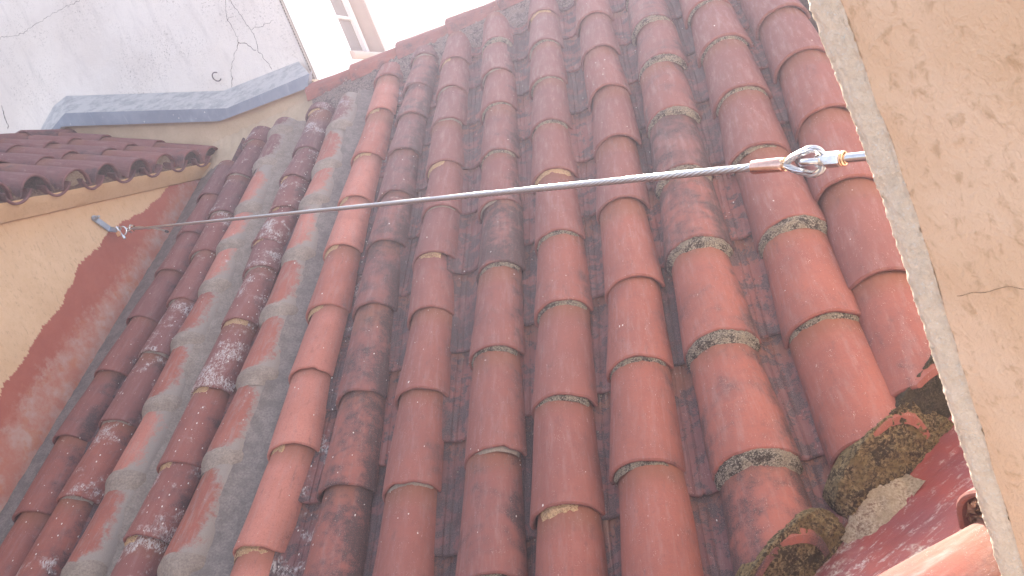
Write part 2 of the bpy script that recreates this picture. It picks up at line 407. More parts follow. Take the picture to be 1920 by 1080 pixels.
ROOFM = Matrix((UX, UV, UN)).transposed()
def frame(u0, v0, u1, v1, H0, H1):
    p0 = W(u0, v0, H0); p1 = W(u1, v1, H1); y = (p1-p0).normalized(); x = y.cross(UN).normalized(); z = x.cross(y)
    M = Matrix((x, y, z)).transposed().to_4x4(); M.translation = p0
    return M, (p1-p0).length

RL, RU = .0885, .0735       # outer radii at lip and at head
def band(secs, seed, a0, a1, na=26, lump=.002, freq=60, thick=None):
    """lumpy ring of mortar: secs = (y, radius, crest z)"""
    rows = []
    for k, (y, R, zc) in enumerate(secs):
        r = []
        for j in range(na+1):
            a = radians(a0+(a1-a0)*j/na); e = min(1, min(j, na-j)/3)
            p = Vector((sin(a)*R, y, cos(a)*R)); q = p+Vector((seed*3.3, seed, 0))
            d = noise.noise(q*freq)*lump + noise.noise(q*freq*2.7)*lump*.5
            dy = noise.noise(q*freq*.45+Vector((9, 9, 9)))*lump*2.2
            if k == 0 or k == len(secs)-1: d *= .2
            rr = R + d - (1-e)*.004
            cz = zc - R
            r.append((rr*sin(a), y+dy, cz+rr*cos(a)))
        rows.append(r)
    m = MB(); m.grid(rows); return m
def interp(secs, n):
    out = []
    for a, b in zip(secs[:-1], secs[1:]):
        for i in range(n): t = i/n; out.append(tuple(a[k]+(b[k]-a[k])*t for k in range(3)))
    return out+[secs[-1]]
def low_r(y): return RU - y*(RL-RU)/.336       # radius of the tile below, y<0 is down the slope
def low_z(y): return -.0155 - y*.0155/.336
def mortar_child(kind, tile, seed):
    m = None
    if kind == 'collar':
        s = [(.022, RL-.0015, -.001), (.012, RL+.0015, .0015), (0, RL+.003, .003), (-.014, RL+.002, .001), (-.034, low_r(-.034)+.006, low_z(-.034)+.006), (-.056, low_r(-.056)-.001, low_z(-.056)-.001)]
        m = band(interp(s, 3), seed, -88, 88, 30, .0016, 45); mat = GREY; nm = 'mortar_collar'
    elif kind == 'lichen':
        s = [(.004, RL-.006, -.006), (-.004, RL-.0035, -.0035), (-.020, low_r(-.02)+.010, low_z(-.02)+.010), (-.036, low_r(-.036)-.0015, low_z(-.036)-.0015)]
        m = band(interp(s, 4), seed, -88, 88, 60, .0026, 110); mat = LICH; nm = 'lichen_band'
    elif kind == 'lichenthin':
        s = [(.004, RL-.010, -.010), (-.003, RL-.009, -.009), (-.012, low_r(-.012)-.001, low_z(-.012)-.001)]
        m = band(interp(s, 4), seed, -80, 75, 50, .002, 110); mat = LICH; nm = 'mortar_packing'
    elif kind == 'yellow':
        a0 = -80+random.random()*45; a1 = 0+random.random()*70
        s = [(.006, RL-.011, -.011), (-.002, RL-.012, -.012), (-.008, low_r(-.008)+.004, low_z(-.008)+.004), (-.021, low_r(-.021)-.0015, low_z(-.021)-.0015)]
        m = band(interp(s, 4), seed, a0, a1, 50, .003, 90); mat = YEL; nm = 'mortar_packing'
    elif kind == 'thin':
        s = [(.006, RL-.012, -.012), (.001, RL-.013, -.013), (-.006, low_r(-.006)-.001, low_z(-.006)-.001)]
        m = band(interp(s, 3), seed, -80, 80, 40, .0016, 90); mat = GREY; nm = 'mortar_packing'
    if m is None: return
    o = m.obj(nm, mat, smooth=True, sharp=70); o.parent = tile
    return o

ORD = ['first', 'second', 'third', 'fourth', 'fifth', 'sixth', 'seventh', 'eighth', 'ninth', 'tenth', 'eleventh', 'twelfth', 'thirteenth']
COVER = {
 'J':([(-2.505, 3.25), (-2.516, 2.927), (-2.525, 2.647), (-2.55, 2.342), (-2.575, 2.037), (-2.606, 1.713), (-2.593, 1.377)]),
 'K':([(-2.347, 3.684), (-2.357, 3.348), (-2.336, 3.003), (-2.32, 2.682), (-2.316, 2.353), (-2.335, 2.052), (-2.36, 1.712), (-2.385, 1.39)]),
 'L':([(-2.165, 3.68), (-2.155, 3.345), (-2.140, 2.941), (-2.142, 2.658), (-2.135, 2.373), (-2.152, 2.062), (-2.136, 1.727), (-2.152, 1.407), (-2.159, 1.086)]),
 'M':([(-1.908, 3.702), (-1.890, 3.29), (-1.904, 3.052), (-1.885, 2.785), (-1.910, 2.559), (-1.891, 2.361), (-1.895, 2.052), (-1.902, 1.712), (-1.913, 1.399), (-1.941, 1.142)]),
 'N':([(-1.700, 3.398), (-1.685, 3.022), (-1.693, 2.741), (-1.678, 2.359), (-1.68, 2.025), (-1.676, 1.704), (-1.701, 1.37), (-1.727, 1.018)]),
 'O':([(-1.464, 3.728), (-1.449, 3.355), (-1.455, 2.952), (-1.453, 2.616), (-1.45, 2.284), (-1.44, 1.936), (-1.442, 1.63), (-1.427, 1.324), (-1.452, 1.001)]),
 'A':([(-1.234, 3.775), (-1.241, 3.447), (-1.244, 3.159), (-1.245, 2.847), (-1.238, 2.519), (-1.238, 2.2), (-1.224, 1.85), (-1.204, 1.454), (-1.192, 1.123)]),
 'B':([(-1.03, 3.857), (-1.029, 3.555), (-1.029, 3.248), (-1.024, 2.948), (-1.006, 2.595), (-0.997, 2.283), (-1.002, 2.01), (-0.984, 1.725), (-0.979, 1.387), (-0.974, 1.071)]),
 'C':([(-0.806, 3.905), (-0.795, 3.551), (-0.78, 3.214), (-0.766, 2.892), (-0.753, 2.509), (-0.74, 2.174), (-0.731, 1.826), (-0.734, 1.46), (-0.728, 1.106)]),
 'D':([(-0.537, 3.628), (-0.531, 3.291), (-0.525, 2.933), (-0.524, 2.572), (-0.521, 2.232), (-0.518, 1.878), (-0.514, 1.556), (-0.527, 1.213), (-0.532, 0.90)]),
 'E':([(-0.283, 3.67), (-0.285, 3.337), (-0.287, 3.0), (-0.275, 2.647), (-0.28, 2.284), (-0.29, 1.927), (-0.294, 1.556), (-0.314, 1.264), (-0.331, 0.96)]),
 'F':([(-0.03, 3.72), (-0.03, 3.39), (-0.039, 3.057), (-0.05, 2.708), (-0.059, 2.32), (-0.079, 1.972), (-0.095, 1.624), (-0.098, 1.266), (-0.087, 0.918), (-.09, .58)]),
 'G':([(.19, 3.66), (.19, 3.33), (.19, 2.99), (0.186, 2.654), (0.176, 2.282), (0.157, 1.937), (0.159, 1.576), (0.152, 1.224), (.155, .885)]),
 'H':([(.41, 3.7), (.41, 3.37), (.41, 3.03), (.41, 2.69), (0.402, 2.354), (0.374, 1.996), (0.340, 1.657), (0.31, 1.30), (.28, .97)]),
}
#          tint  lichen wash smear  mortar
LOOK = {'J': (.42, .30, .40, .0, None), 'K': (.38, .30, .66, .0, 'thin'), 'L': (1.12, .05, .35, 1.0, 'collar'), 'M': (.28, .25, .74, .0, 'yellow'),
        'N': (1.15, .03, .30, 1.0, 'collar'), 'O': (1.25, .0, .16, .0, 'yellow'), 'A': (.55, .42, .25, .0, None), 'B': (.62, .16, .22, .0, 'yellow'),
        'C': (.58, .30, .15, .0, 'lichenthin'), 'D': (.62, .16, .08, .0, 'lichenthin'), 'E': (.66, .14, .12, .0, None), 'F': (.55, .52, .05, .0, 'lichen'),
        'G': (.64, .12, .04, .0, 'lichenthin'), 'H': (.58, .2, .04, .0, None)}
ADJ = {'J': 'dull brick-red', 'K': 'white-splashed brownish', 'L': 'grey-smeared pink', 'M': 'dark white-flecked', 'N': 'grout-smeared salmon', 'O': 'clean bright salmon',
       'A': 'dusky weathered', 'B': 'speckled mauve-red', 'C': 'weathered rose-red', 'D': 'plain rose-red', 'E': 'smooth terracotta', 'F': 'lichen-darkened', 'G': 'smooth wide terracotta', 'H': 'half-hidden terracotta'}
WHERE = {'J': 'column beside the painted wall', 'K': 'second column from the painted wall', 'L': 'left one of the two grey-mortared columns',
         'M': 'column between the two grey-mortared ones', 'N': 'right one of the two grey-mortared columns', 'O': 'bright salmon column',
         'A': 'column just right of the salmon one', 'B': 'second column right of the salmon one', 'C': 'third column right of the salmon one',
         'D': 'fourth column right of the salmon one', 'E': 'column just left of the lichen-banded one', 'F': 'lichen-banded column',
         'G': 'column just right of the lichen-banded one', 'H': 'last column beside the cream wall'}
def inframe(p, mg=0):
    q = proj(p); return q is not None and -mg < q[0] < 1920+mg and -mg < q[1] < 1080+mg

# the measured points are the highest visible points of the lip arcs: shift them to the arc's own crest
KS = {'F': 1.12, 'G': 1.17, 'H': 1.17, 'E': 1.03, 'D': 1.03}
def to_crest(u, v, k_=1.0):
    rr = .0885*k_
    best = None
    for k in range(-80, 81):
        a = radians(k); q = proj(W(u+rr*sin(a), v, rr*(cos(a)-1)))
        if q and (best is None or q[1] < best[0]): best = (q[1], a)
    a = best[1] if best else 0; k = (D-rr*(cos(a)-1))/D
    return (u*k-rr*sin(a), v*k)
for key in COVER: COVER[key] = [to_crest(*p, KS.get(key, 1.0)) for p in COVER[key]]
for key, pts in COVER.items():
    tint, lich, wash, smear, mk = LOOK[key]
    pts = sorted(pts, key=lambda p: p[1])
    # continue below the picture where the roof goes on
    while key in 'JKLMNOABCDE' and pts[0][1] > .75:
        pts.insert(0, (pts[0][0]+(pts[0][0]-pts[1][0])*.5, pts[0][1]-.335))
    vis = 0
    for i, (u, v) in enumerate(pts):
        if i+1 < len(pts): u1, v1 = pts[i+1]
        else: u1, v1 = u, min(v+.34, {'J': 3.62, 'K': 3.86, 'L': 3.82, 'M': 3.79, 'N': 3.76}.get(key, 3.90))
        step = v1-v
        if step < .035: continue
        M, Ls = frame(u, v, u1, v1, 0, -.0)
        L = Ls + (.07 if i+1 < len(pts) else .0)
        seed = hash((key, i)) % 97 if False else (ord(key)*7+i*13) % 97 + .37
        k = min(1.25, step/.336)
        R1 = RL - (RL-RU)*L/.40; z1 = -.0155*L/max(step, .25)
        vs, fs = barrel(L, RL, R1, 0, z1, seed)
        yaw = random.uniform(-.02, .02)
        ks = KS.get(key, 1.0)*random.uniform(.975, 1.025)
        Mr = M @ Matrix.Rotation(yaw, 4, 'Z') @ Matrix.Rotation(random.uniform(-.05, .05), 4, 'Y') @ Matrix.Diagonal((ks, 1, ks, 1))
        if key in 'EFGH': vs, fs = bisect(vs, fs, Mr)
        if not vs: continue
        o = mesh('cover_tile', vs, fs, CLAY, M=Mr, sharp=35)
        j = random.uniform
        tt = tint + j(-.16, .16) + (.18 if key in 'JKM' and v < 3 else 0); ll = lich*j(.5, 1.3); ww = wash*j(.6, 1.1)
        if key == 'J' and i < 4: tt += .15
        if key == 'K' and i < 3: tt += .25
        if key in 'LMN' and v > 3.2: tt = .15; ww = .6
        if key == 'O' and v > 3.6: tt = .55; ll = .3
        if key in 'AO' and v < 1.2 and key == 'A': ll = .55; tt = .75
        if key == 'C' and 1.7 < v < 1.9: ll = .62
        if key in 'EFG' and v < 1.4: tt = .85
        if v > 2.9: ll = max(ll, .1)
        if key != 'O' and key not in 'LN': tt = tt*.8 + (.16 if v < 1.7 else -.10*(v-1.7))  # mauver towards the ridge, more orange below: flare veil painted into the tint
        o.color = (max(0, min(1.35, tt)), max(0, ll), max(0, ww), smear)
        mk2 = mk
        if mk == 'yellow' and random.random() < .3: mk2 = random.choice([None, 'thin'])
        if key == 'C' and i % 3 == 2: mk2 = 'thin'
        if key == 'D' and i % 4 == 1: mk2 = 'yellow'
        if key == 'A' and v > 3.7: mk2 = 'thin'
        if key == 'O' and v > 4: mk2 = 'lichen'
        if key == 'C' and v > 3.1 and i % 2: mk2 = 'lichen'
        if key == 'E' and v < 1.3: mk2 = 'lichenthin'
        if key == 'G' and v < 1.7: mk2 = 'lichenthin' if v < 1.3 else 'lichen'
        if i > 0 or key in 'JKLMNOABCDE':
            if not (key in 'FGH' and (Mr.translation-CUTP).dot(CUTN) < .05):
                mortar_child(mk2, o, seed)
        mid = W((u+u1)/2, (v+v1)/2); c2 = M.translation
        if inframe(mid) or inframe(c2):
            lab = f'{ADJ[key]} cover tile, {ORD[vis]} from bottom, {WHERE[key]}'; vis += 1
        elif v > 3: lab = f'{ADJ[key]} cover tile above the picture, {WHERE[key]}'
        else: lab = f'{ADJ[key]} cover tile below the picture, {WHERE[key]}'
        tag(o, lab, 'roof tile', 'curved clay cover tiles of the main roof')

# ---------------------------------------------------------------- channel tiles
PAN = {'AB':[3.66, 3.31, 2.96, 2.60, 2.279, 1.949, 1.586, 1.223], 'BC':[4.02, 3.68, 3.328, 2.981, 2.612, 2.298, 1.95, 1.573, 1.235],
 'CD':[4.08, 3.709, 3.409, 3.058, 2.673, 2.33, 1.989, 1.6, 1.254, 0.891], 'DE':[4.08, 3.74, 3.41, 3.068, 2.707, 2.349, 2.019, 1.626, 1.26, 0.898],
 'EF':[4.16, 3.81, 3.46, 3.11, 2.767, 2.417, 2.04, 1.657, 1.28, .903, .56], 'FG':[4.2, 3.85, 3.5, 3.15, 2.807, 2.44, 2.05, 1.67, 1.291, .93, .58],
 'GH':[4.2, 3.86, 3.52, 3.17, 2.83, 2.5, 2.14, 1.79, 1.45, 1.12], 'JK':[3.6, 3.26, 2.93, 2.6, 2.26, 1.93, 1.6, 1.26], 'KL':[3.72, 3.4, 3.06, 2.73, 2.4, 2.06, 1.73, 1.39],
 'MN':[3.8, 3.46, 3.13, 2.79, 2.46, 2.12, 1.79, 1.45, 1.12], 'OA':[3.85, 3.5, 3.17, 2.84, 2.5, 2.17, 1.83, 1.5, 1.16]}
PADJ = {'JK': 'dark', 'KL': 'shadowed', 'MN': 'mauve', 'OA': 'whitish-streaked'}
PW = {'JK': 'left of the white-splashed column', 'KL': 'left of the left grey-mortared column', 'MN': 'left of the right grey-mortared column', 'OA': 'just right of the salmon column',
      'AB': 'in second channel right of the salmon column', 'BC': 'in third channel right of the salmon column', 'CD': 'in fourth channel right of the salmon column',
      'DE': 'in fifth channel right of the salmon column', 'EF': 'in the channel left of the lichen-banded column', 'FG': 'in the channel right of the lichen-banded column', 'GH': 'in the channel left of the last column'}
def ucol(key, v):
    p = sorted(COVER[key], key=lambda q: q[1])
    if v <= p[0][1]: return p[0][0]
    for a, b in zip(p[:-1], p[1:]):
        if v <= b[1]: return a[0]+(b[0]-a[0])*(v-a[1])/(b[1]-a[1])
    return p[-1][0]
for key, vs_ in PAN.items():
    vs_ = sorted(vs_)
    while vs_[0] > .85 and key not in ('FG', 'GH', 'EF'): vs_.insert(0, vs_[0]-.34)
    vis = 0; sml = key in ('JK', 'KL', 'MN')
    for i, v in enumerate(vs_):
        v1 = vs_[i+1] if i+1 < len(vs_) else v+.34
        if v > 3.75: continue
        um = lambda q: (ucol(key[0], q)+ucol(key[1], q))/2
        M, Ls = frame(um(v), v, um(v1), v1, 0, 0); L = Ls+.07
        if v+L > 3.92: L = 3.92-v
        if L < .1: continue
        seed = (ord(key[0])*5+ord(key[1])*3+i*11) % 89+.71
        V_, F_ = barrel(L, .074, .086, -.105, -.118, seed, up=False, amax=70, ribs=True)
        if key in ('EF', 'FG', 'GH'): V_, F_ = bisect(V_, F_, M, .012)
        if not V_: continue
        o = mesh('channel_tile', V_, F_, CLAYP, M=M @ Matrix.Rotation(random.uniform(-.02, .02), 4, 'Z'), sharp=35)
        lic = random.uniform(.30, .72)
        if sml: lic = .5
        o.color = (random.uniform(.1, .6), lic, .6 if key == 'OA' else .06, 0)
        if inframe(W(um(v), (v+v1)/2)) and vis < 13:
            lab = f'{PADJ.get(key, "lichen-stained")} channel tile, {ORD[vis]} from bottom {PW[key]}'; vis += 1
        else: lab = f'channel tile {"above" if v > 2.5 else "below"} the picture, {PW[key]}'
        tag(o, lab, 'roof tile', 'concave clay channel tiles of the main roof')

# ---------------------------------------------------------------- roof body under the tiles
m = MB()
def vcut(u, H=-.185):
    v = -1.0
    while (W(u, v, H)-CUTP).dot(CUTN) < .01: v += .004
    return v
poly = [W(-2.86, .0, -.165)]+[W(u, vcut(u), -.165) for u in (-.62, -.1, .4, .9, 1.4)]+[W(1.4, 4.0, -.165), W(-2.86, 4.0, -.165)]
m.prism(poly, UN*-.12)
o = m.obj('roof_deck', DECK, smooth=False); tag(o, 'dark mortar bed showing between the clay tiles of the main roof', 'roof deck')
# grout that fills two channels solid
def lumpy_strip(name, uf, v0, v1, hf, mat, lump, freq, nu=8, nv=200, taper=0):
    rows = []
    for i in range(nv+1):
        v = v0+(v1-v0)*i/nv; ua, ub = uf(v); r = []
        for j in range(nu+1):
            s = j/nu; u = ua+(ub-ua)*s; H = hf(s, v)
            p = W(u, v, H); d = noise.noise(p*freq)*lump+noise.noise(p*freq*3)*lump*.4
            r.append(p+UN*d)
        rows.append(r)
    m = MB(); m.grid(rows)
    lo = [[p-UN*.0 for p in r] for r in (rows[0], rows[-1])]
    return m.obj(name, mat, smooth=True, sharp=80)
def fill(k0, k1, v0, v1, label, mat):
    uf = lambda v: (ucol(k0, v)+.064, ucol(k1, v)-.078)
    hf = lambda s, v: -.040-.060*min(1, s*1.2)**.8 + .01*noise.noise(Vector((v*6, s, 1)))
    o = lumpy_strip('grout_fillet', uf, v0, v1, hf, mat, .003, 40, 12, 260)
    tag(o, label, 'mortar', 'grout filling the roof channels'); return o
fill('L', 'M', .6, 3.80, 'blotchy grey grout filling the channel right of the left mortared column', GREY)
fill('N', 'O', .6, 3.80, 'dark grey grout band running along the left side of the salmon column', GREYD)
# fillet against the painted wall
def uf(v): return (-2.853, ucol('J', v)-.070)
hf = lambda s, v: (-.105+.06*max(0, (3.3-v))/2)*(1-s) + (-.105)*s + .012*sin(pi*s)
o = lumpy_strip('wall_fillet', uf, .6, 3.78, hf, GREYD, .004, 25, 8, 240)
tag(o, 'rough dark grey mortar fillet where the roof meets the painted wall', 'mortar')
# moss lines along the cover tiles near the eave
def mossline(key, side, v0, v1, wd, label):
    uf = lambda v: (ucol(key, v)+side*(.062), ucol(key, v)+side*(.075+wd*(.6+.9*abs(noise.noise(Vector((v*9, wd*50, 2)))))))
    hf = lambda s, v: -.074-.035*s
    m_ = lumpy_strip('moss_line', uf, v0, v1, hf, MOSSD, .006, 70, 6, 160)
    tag(m_, label, 'moss', kind='stuff')
mossline('F', 1, .75, 2.0, .018, 'dark moss along the right side of the lichen-banded column')
mossline('G', 1, .95, 1.75, .030, 'dark moss along the right side of the column beside the last one')
mossline('H', -1, 1.0, 1.7, .025, 'dark moss along the left side of the last column')

# ---------------------------------------------------------------- ridge
rows = []
for i in range(260):
    x = -2.02+3.2*i/259; r = []
    for j in range(12):
        s = j/11
        v = 3.76+.215*s + .04*noise.noise(Vector((x*6, 0, 3))) * (1-s); H = -.105+.105*s**.8
        p = W(x, v, H); d = noise.noise(p*30)*.010+noise.noise(p*90)*.005
        r.append(p+UN*d)
    rows.append(r)
m = MB(); m.grid(rows); o = m.obj('ridge_mortar', RIDGEM, sharp=80); tag(o, 'rough speckled mortar bed beneath the red ridge caps', 'mortar')
rx = [-2.05, -1.746, -1.435, -1.115, -.80, -.48, -.16, .16, .48, .80]
for i, x in enumerate(rx):
    L = .40
    vs, fs = barrel(L, .104, .078, 0, -.030, i+3.3, na=16)
    M = Matrix(((0, 1, 0, 0), (-1, 0, 0, 0), (0, 0, 1, 0), (0, 0, 0, 1)))  # local y -> +X
    Mx = Matrix(((0, 1, 0), (-1, 0, 0), (0, 0, 1))).to_4x4(); Mx.translation = Vector((x, 4.205, .752+random.uniform(-.003, .003)))
    o = mesh('ridge_cap_tile', vs, fs, CLAY, M=Mx @ Matrix.Rotation(random.uniform(-.01, .01), 4, 'Z'), sharp=35)
    o.color = (.85 if i < 2 else .5, .2, .25 if i < 2 else .05, 0)
    lab = f'red ridge cap tile, {ORD[i]} from the left end of the ridge' if i < 5 else 'red ridge cap tile beyond the top of the picture'
    tag(o, lab, 'ridge tile', 'cap tiles along the ridge')

# ---------------------------------------------------------------- left house: painted wall, cornice, small roof
hw = empty('painted_house', (-2.85, 3, 0)); tag(hw, 'beige rendered house wall with a red painted skirt beside the roof', 'house')
def child(o, par): o.parent = par; o.matrix_parent_inverse = Matrix.Translation(-par.location); return o
m = MB(); rows = []
m.prism([(-2.85, -1, -6.4), (-2.85, 4.15, -6.4), (-2.85, 4.15, .60), (-2.85, -1, .60)], (-.35, 0, 0))
child(m.obj('wall', WALL_L, smooth=False), hw)
# coved cornice
prof = [(-2.849, .486), (-2.836, .488), (-2.822, .506), (-2.806, .526), (-2.790, .548), (-2.786, .560), (-2.86, .564)]
rows = []
for i in range(140):
    y = .6+3.5*i/139; r = []
    for (x, z) in prof:
        p = Vector((x, y, z)); d = noise.noise(p*14)*.004+noise.noise(p*60)*.0015; r.append((x+d, y, z+d*.6))
    rows.append(r)
m = MB(); m.grid(rows); child(m.obj('cornice', CORN), hw)
m = MB(); rows = [[Vector((-2.796-.03*k/5, y_*.02+.6, .553+.016*k))+Vector((1, 0, 0))*noise.noise(Vector((y_*.6, k, 4)))*.012 for k in range(6)] for y_ in range(177)]
m.grid(rows); child(m.obj('eave_mortar', mortar_material('eave_mortar', (.20, .13, .09), (.34, .24, .16), (.08, .05, .04), .4), sharp=180), hw)
# slab of the small roof
Q = radians(26.5); SQ, CQ = sin(Q), cos(Q)
def S(s, y, H=0): return Vector((-2.735-s*CQ-H*-SQ*-1*0 + SQ*H, y, .645+s*SQ+CQ*H))
m = MB(); m.prism([S(.05, -.4, -.17), S(1.13, -.4, -.17), S(1.13, 4.2, -.17), S(.05, 4.2, -.17)], (0, 0, -.06)); child(m.obj('small_roof_bed', DECK, smooth=False), hw)
SM = Matrix((Vector((0, 1, 0)), Vector((-CQ, 0, SQ)), Vector((SQ, 0, CQ)))).transposed()
def sframe(s, y, H):
    M = SM.to_4x4(); M.translation = S(s, y, H); return M
ys = [2.766+.2185*k for k in range(-8, 7)]
for ci, y in enumerate(ys):
    nfr = 0
    for ri, s in enumerate((0, .37, .74)):
        s += random.uniform(-.012, .012) + (.03 if ri and ci % 2 else 0)
        L = .44 if ri < 2 else .36
        vs, fs = barrel(L, .092, .078, 0, -.018, ci*3+ri+11.3, na=16)
        o = mesh('cover_tile', vs, fs, CLAY, M=sframe(s, y+random.uniform(-.006, .006), 0), sharp=35)
        o.color = (random.uniform(.2, .45), random.uniform(.15, .4), .04, 0)
        fromr = len(ys)-1-ci
        row = ('eave', 'middle', 'top')[ri]
        if inframe(S(s+.15, y)): lab = f'dull mauve-brown tile, {ORD[fromr]} from the right in the {row} row of the small roof'
        else: lab = f'small roof tile in its {row} row, left of the picture'
        tag(o, lab, 'roof tile', 'cover tiles of the small side roof')
        if ri == 0:
            # broken mortar and the dark mouth behind the lip
            mm = MB(); r2 = []
            for k in range(3):
                rr = []
                for j in range(15):
                    a = radians(-80+160*j/14); R = (.080, .05, .012)[k]; yy = .022+.012*k
                    q = Vector((R*sin(a), yy, -.092+R*cos(a))); q += Vector((1, 1, 1))*noise.noise((q+Vector((ci, 0, 0)))*50)*.006
                    rr.append(q)
                r2.append(rr)
            mm.grid(r2); c_ = mm.obj('mortar_packing', DECK if ci % 3 else CRUMB, sharp=80); c_.parent = o
    # channel between columns
    if ci+1 < len(ys):
        vs, fs = barrel(.46, .080, .088, -.118, -.133, ci+40.7, up=False, amax=75, na=14)
        for ri in range(3):
            o = mesh('channel_tile', vs, fs, CLAY, M=sframe(-.005+.37*ri, y+.109, 0), sharp=35); o.color = (.25, .45, .05, 0)
            if ri == 2: o.scale = (1, .72, 1)
            lab = f'concave tile of the small roof, {ORD[len(ys)-2-ci]} channel from the right, {("eave", "middle", "top")[ri]} row' if inframe(S(.1+.37*ri, y+.1)) else 'concave tile of the small roof left of the picture'
            tag(o, lab, 'roof tile', 'channel tiles of the small side roof')
# ridge of small roof
for i in range(8):
    y = 4.18-.34*(i+1)
    vs, fs = barrel(.40, .095, .08, 0, -.018, i+70.1, na=14)
    Mx = Matrix.Identity(4); Mx.translation = Vector((-3.78, y, 1.165))
    o = mesh('ridge_cap_tile', vs, fs, CLAY, M=Mx, sharp=35); o.color = (.3, .35, .05, 0)
    tag(o, f'reddish cap tile, {ORD[i]} from the wall on the small roof ridge' if i < 2 else 'small roof cap tile left of the picture', 'ridge tile', 'cap tiles of the small roof')
rows = []
for i in range(200):
    y = 1.3+2.85*i/199; rows.append([Vector((-3.60-.16*s, y, 1.02+.10*s)) + Vector((1, 0, 1))*(noise.noise(Vector((y*30, s*3, 1)))*.012+noise.noise(Vector((y*90, s*9, 1)))*.006) for s in [k/6 for k in range(7)]])
m = MB(); m.grid(rows); o = m.obj('ridge_mortar', RIDGEM, sharp=80); tag(o, 'dark crusty mortar along the small roof ridge', 'mortar')

# ---------------------------------------------------------------- back parapet, flashing, white building
m = MB()
prof = [(-3.74, 1.155), (-2.64, .80), (-2.02, .75), (-1.985, .70)]
front = [(-4.2, 4.20, -.3), (-1.985, 4.20, -.3)] + [(x, 4.20, z+.02) for x, z in reversed(prof)] + [(-4.2, 4.20, .93)]
m.prism(front, (0, .10, 0))
o = m.obj('parapet_wall', BEIGE, smooth=False); tag(o, 'beige rendered strip of wall under the zinc flashing', 'wall')
# peeled patches + fillet to roof on the left of the ridge
rows = []
for i in range(120):
    x = -2.84+.86*i/119; r = []
    for j in range(12):
        s = j/11; lift = .17*s**1.3
        p = W(x, 3.72+.12*(x+2.84)+(.30-.12*(x+2.84))*s+.03*noise.noise(Vector((x*8, 2, 0)))*(1-s), -.10) + Vector((0, 0, lift*.5)); d = noise.noise(p*25)*.012+noise.noise(p*70)*.004
        r.append(p+UN*d)
    rows.append(r)
m = MB(); m.grid(rows); o = m.obj('wall_fillet', BEIGE, sharp=80); tag(o, 'beige mortar closing the tile tops against the parapet wall', 'mortar')

fl = empty('zinc_flashing', (-2.6, 4.15, .8)); tag(fl, 'bent blue-grey zinc flashing capping the beige wall strip', 'flashing')
top = [(-4.036, 1.251), (-3.858, 1.338), (-3.734, 1.355), (-2.644, .95), (-2.094, .912)]
cre = [(-3.99, 1.12), (-3.73, 1.205), (-3.675, 1.222), (-2.586, .82), (-1.99, .793)]
bot = [(-3.98, 1.06), (-3.76, 1.155), (-3.741, 1.158), (-2.668, .77), (-2.037, .725)]
m = MB()
def densify(a, n=14):
    out = []
    for p, q in zip(a[:-1], a[1:]):
        for i in range(n): out.append(tuple(p[k]+(q[k]-p[k])*i/n for k in range(len(p))))
    return out+[a[-1]]
wob = lambda x, k: .0018*noise.noise(Vector((x*7, k, 0)))
tp = [(x, 4.297, z) for x, z in densify(top)]; cr = [(x, 4.15+wob(x, 1), z+wob(x, 2)) for x, z in densify(cre)]; bt = [(x, 4.146+wob(x, 3), z) for x, z in densify(bot)]
m.grid([tp, cr]); m.grid([[(x, y+.003, z-.004) for x, y, z in tp], [(x, y+.003, z-.004) for x, y, z in cr]]); child(m.obj('top_sheet', ZT, sharp=25), fl)
m = MB(); m.grid([cr, bt]); m.grid([[(x, y+.004, z) for x, y, z in cr], [(x, y+.004, z) for x, y, z in bt]])
m.cap([cr[-1], bt[-1], (bt[-1][0], 4.20, bt[-1][2]), (cr[-1][0], 4.20, cr[-1][2]+.02)])
child(m.obj('front_lip', ZF, sharp=25), fl)

wb = empty('white_building', (-2.05, 4.3, 0)); tag(wb, 'white rendered building with cracked plaster behind the flashing', 'building')
XC = -2.035
m = MB()
# uneven rendered face
rows = []
nx, nz = 120, 110
for i in range(nz+1):
    z = .2+3.4*i/nz; r = []
    for j in range(nx+1):
        x = -7+(XC-.012+7)*j/nx
        p = Vector((x, 4.3, z)); d = noise.noise(p*3)*.010+noise.noise(p*11)*.004
        r.append((x, 4.3+d, z))
    rows.append(r)
m.grid(rows); m.box((-7, 4.33, -6.4), (7+XC-.30, 0, 0), (0, 6, 0), (0, 0, 10.0))
child(m.obj('cracked_face', WHITE, sharp=80), wb)
# perforated corner bead
m = MB(); m.box((XC-.012, 4.290, .6), (.012, 0, 0), (0, .02, 0), (0, 0, 3.0)); child(m.obj('corner_bead', simple('bead_grey', (.34, .30, .26), .7), smooth=False), wb)
m = MB()
for k in range(150): z = .8+k*.018; m.add([(XC-.0095, 4.2885, z), (XC-.004, 4.2885, z), (XC-.004, 4.2885, z+.008), (XC-.0095, 4.2885, z+.008)], [(0, 1, 2, 3)])
child(m.obj('bead_holes', CRACKM, smooth=False), wb)
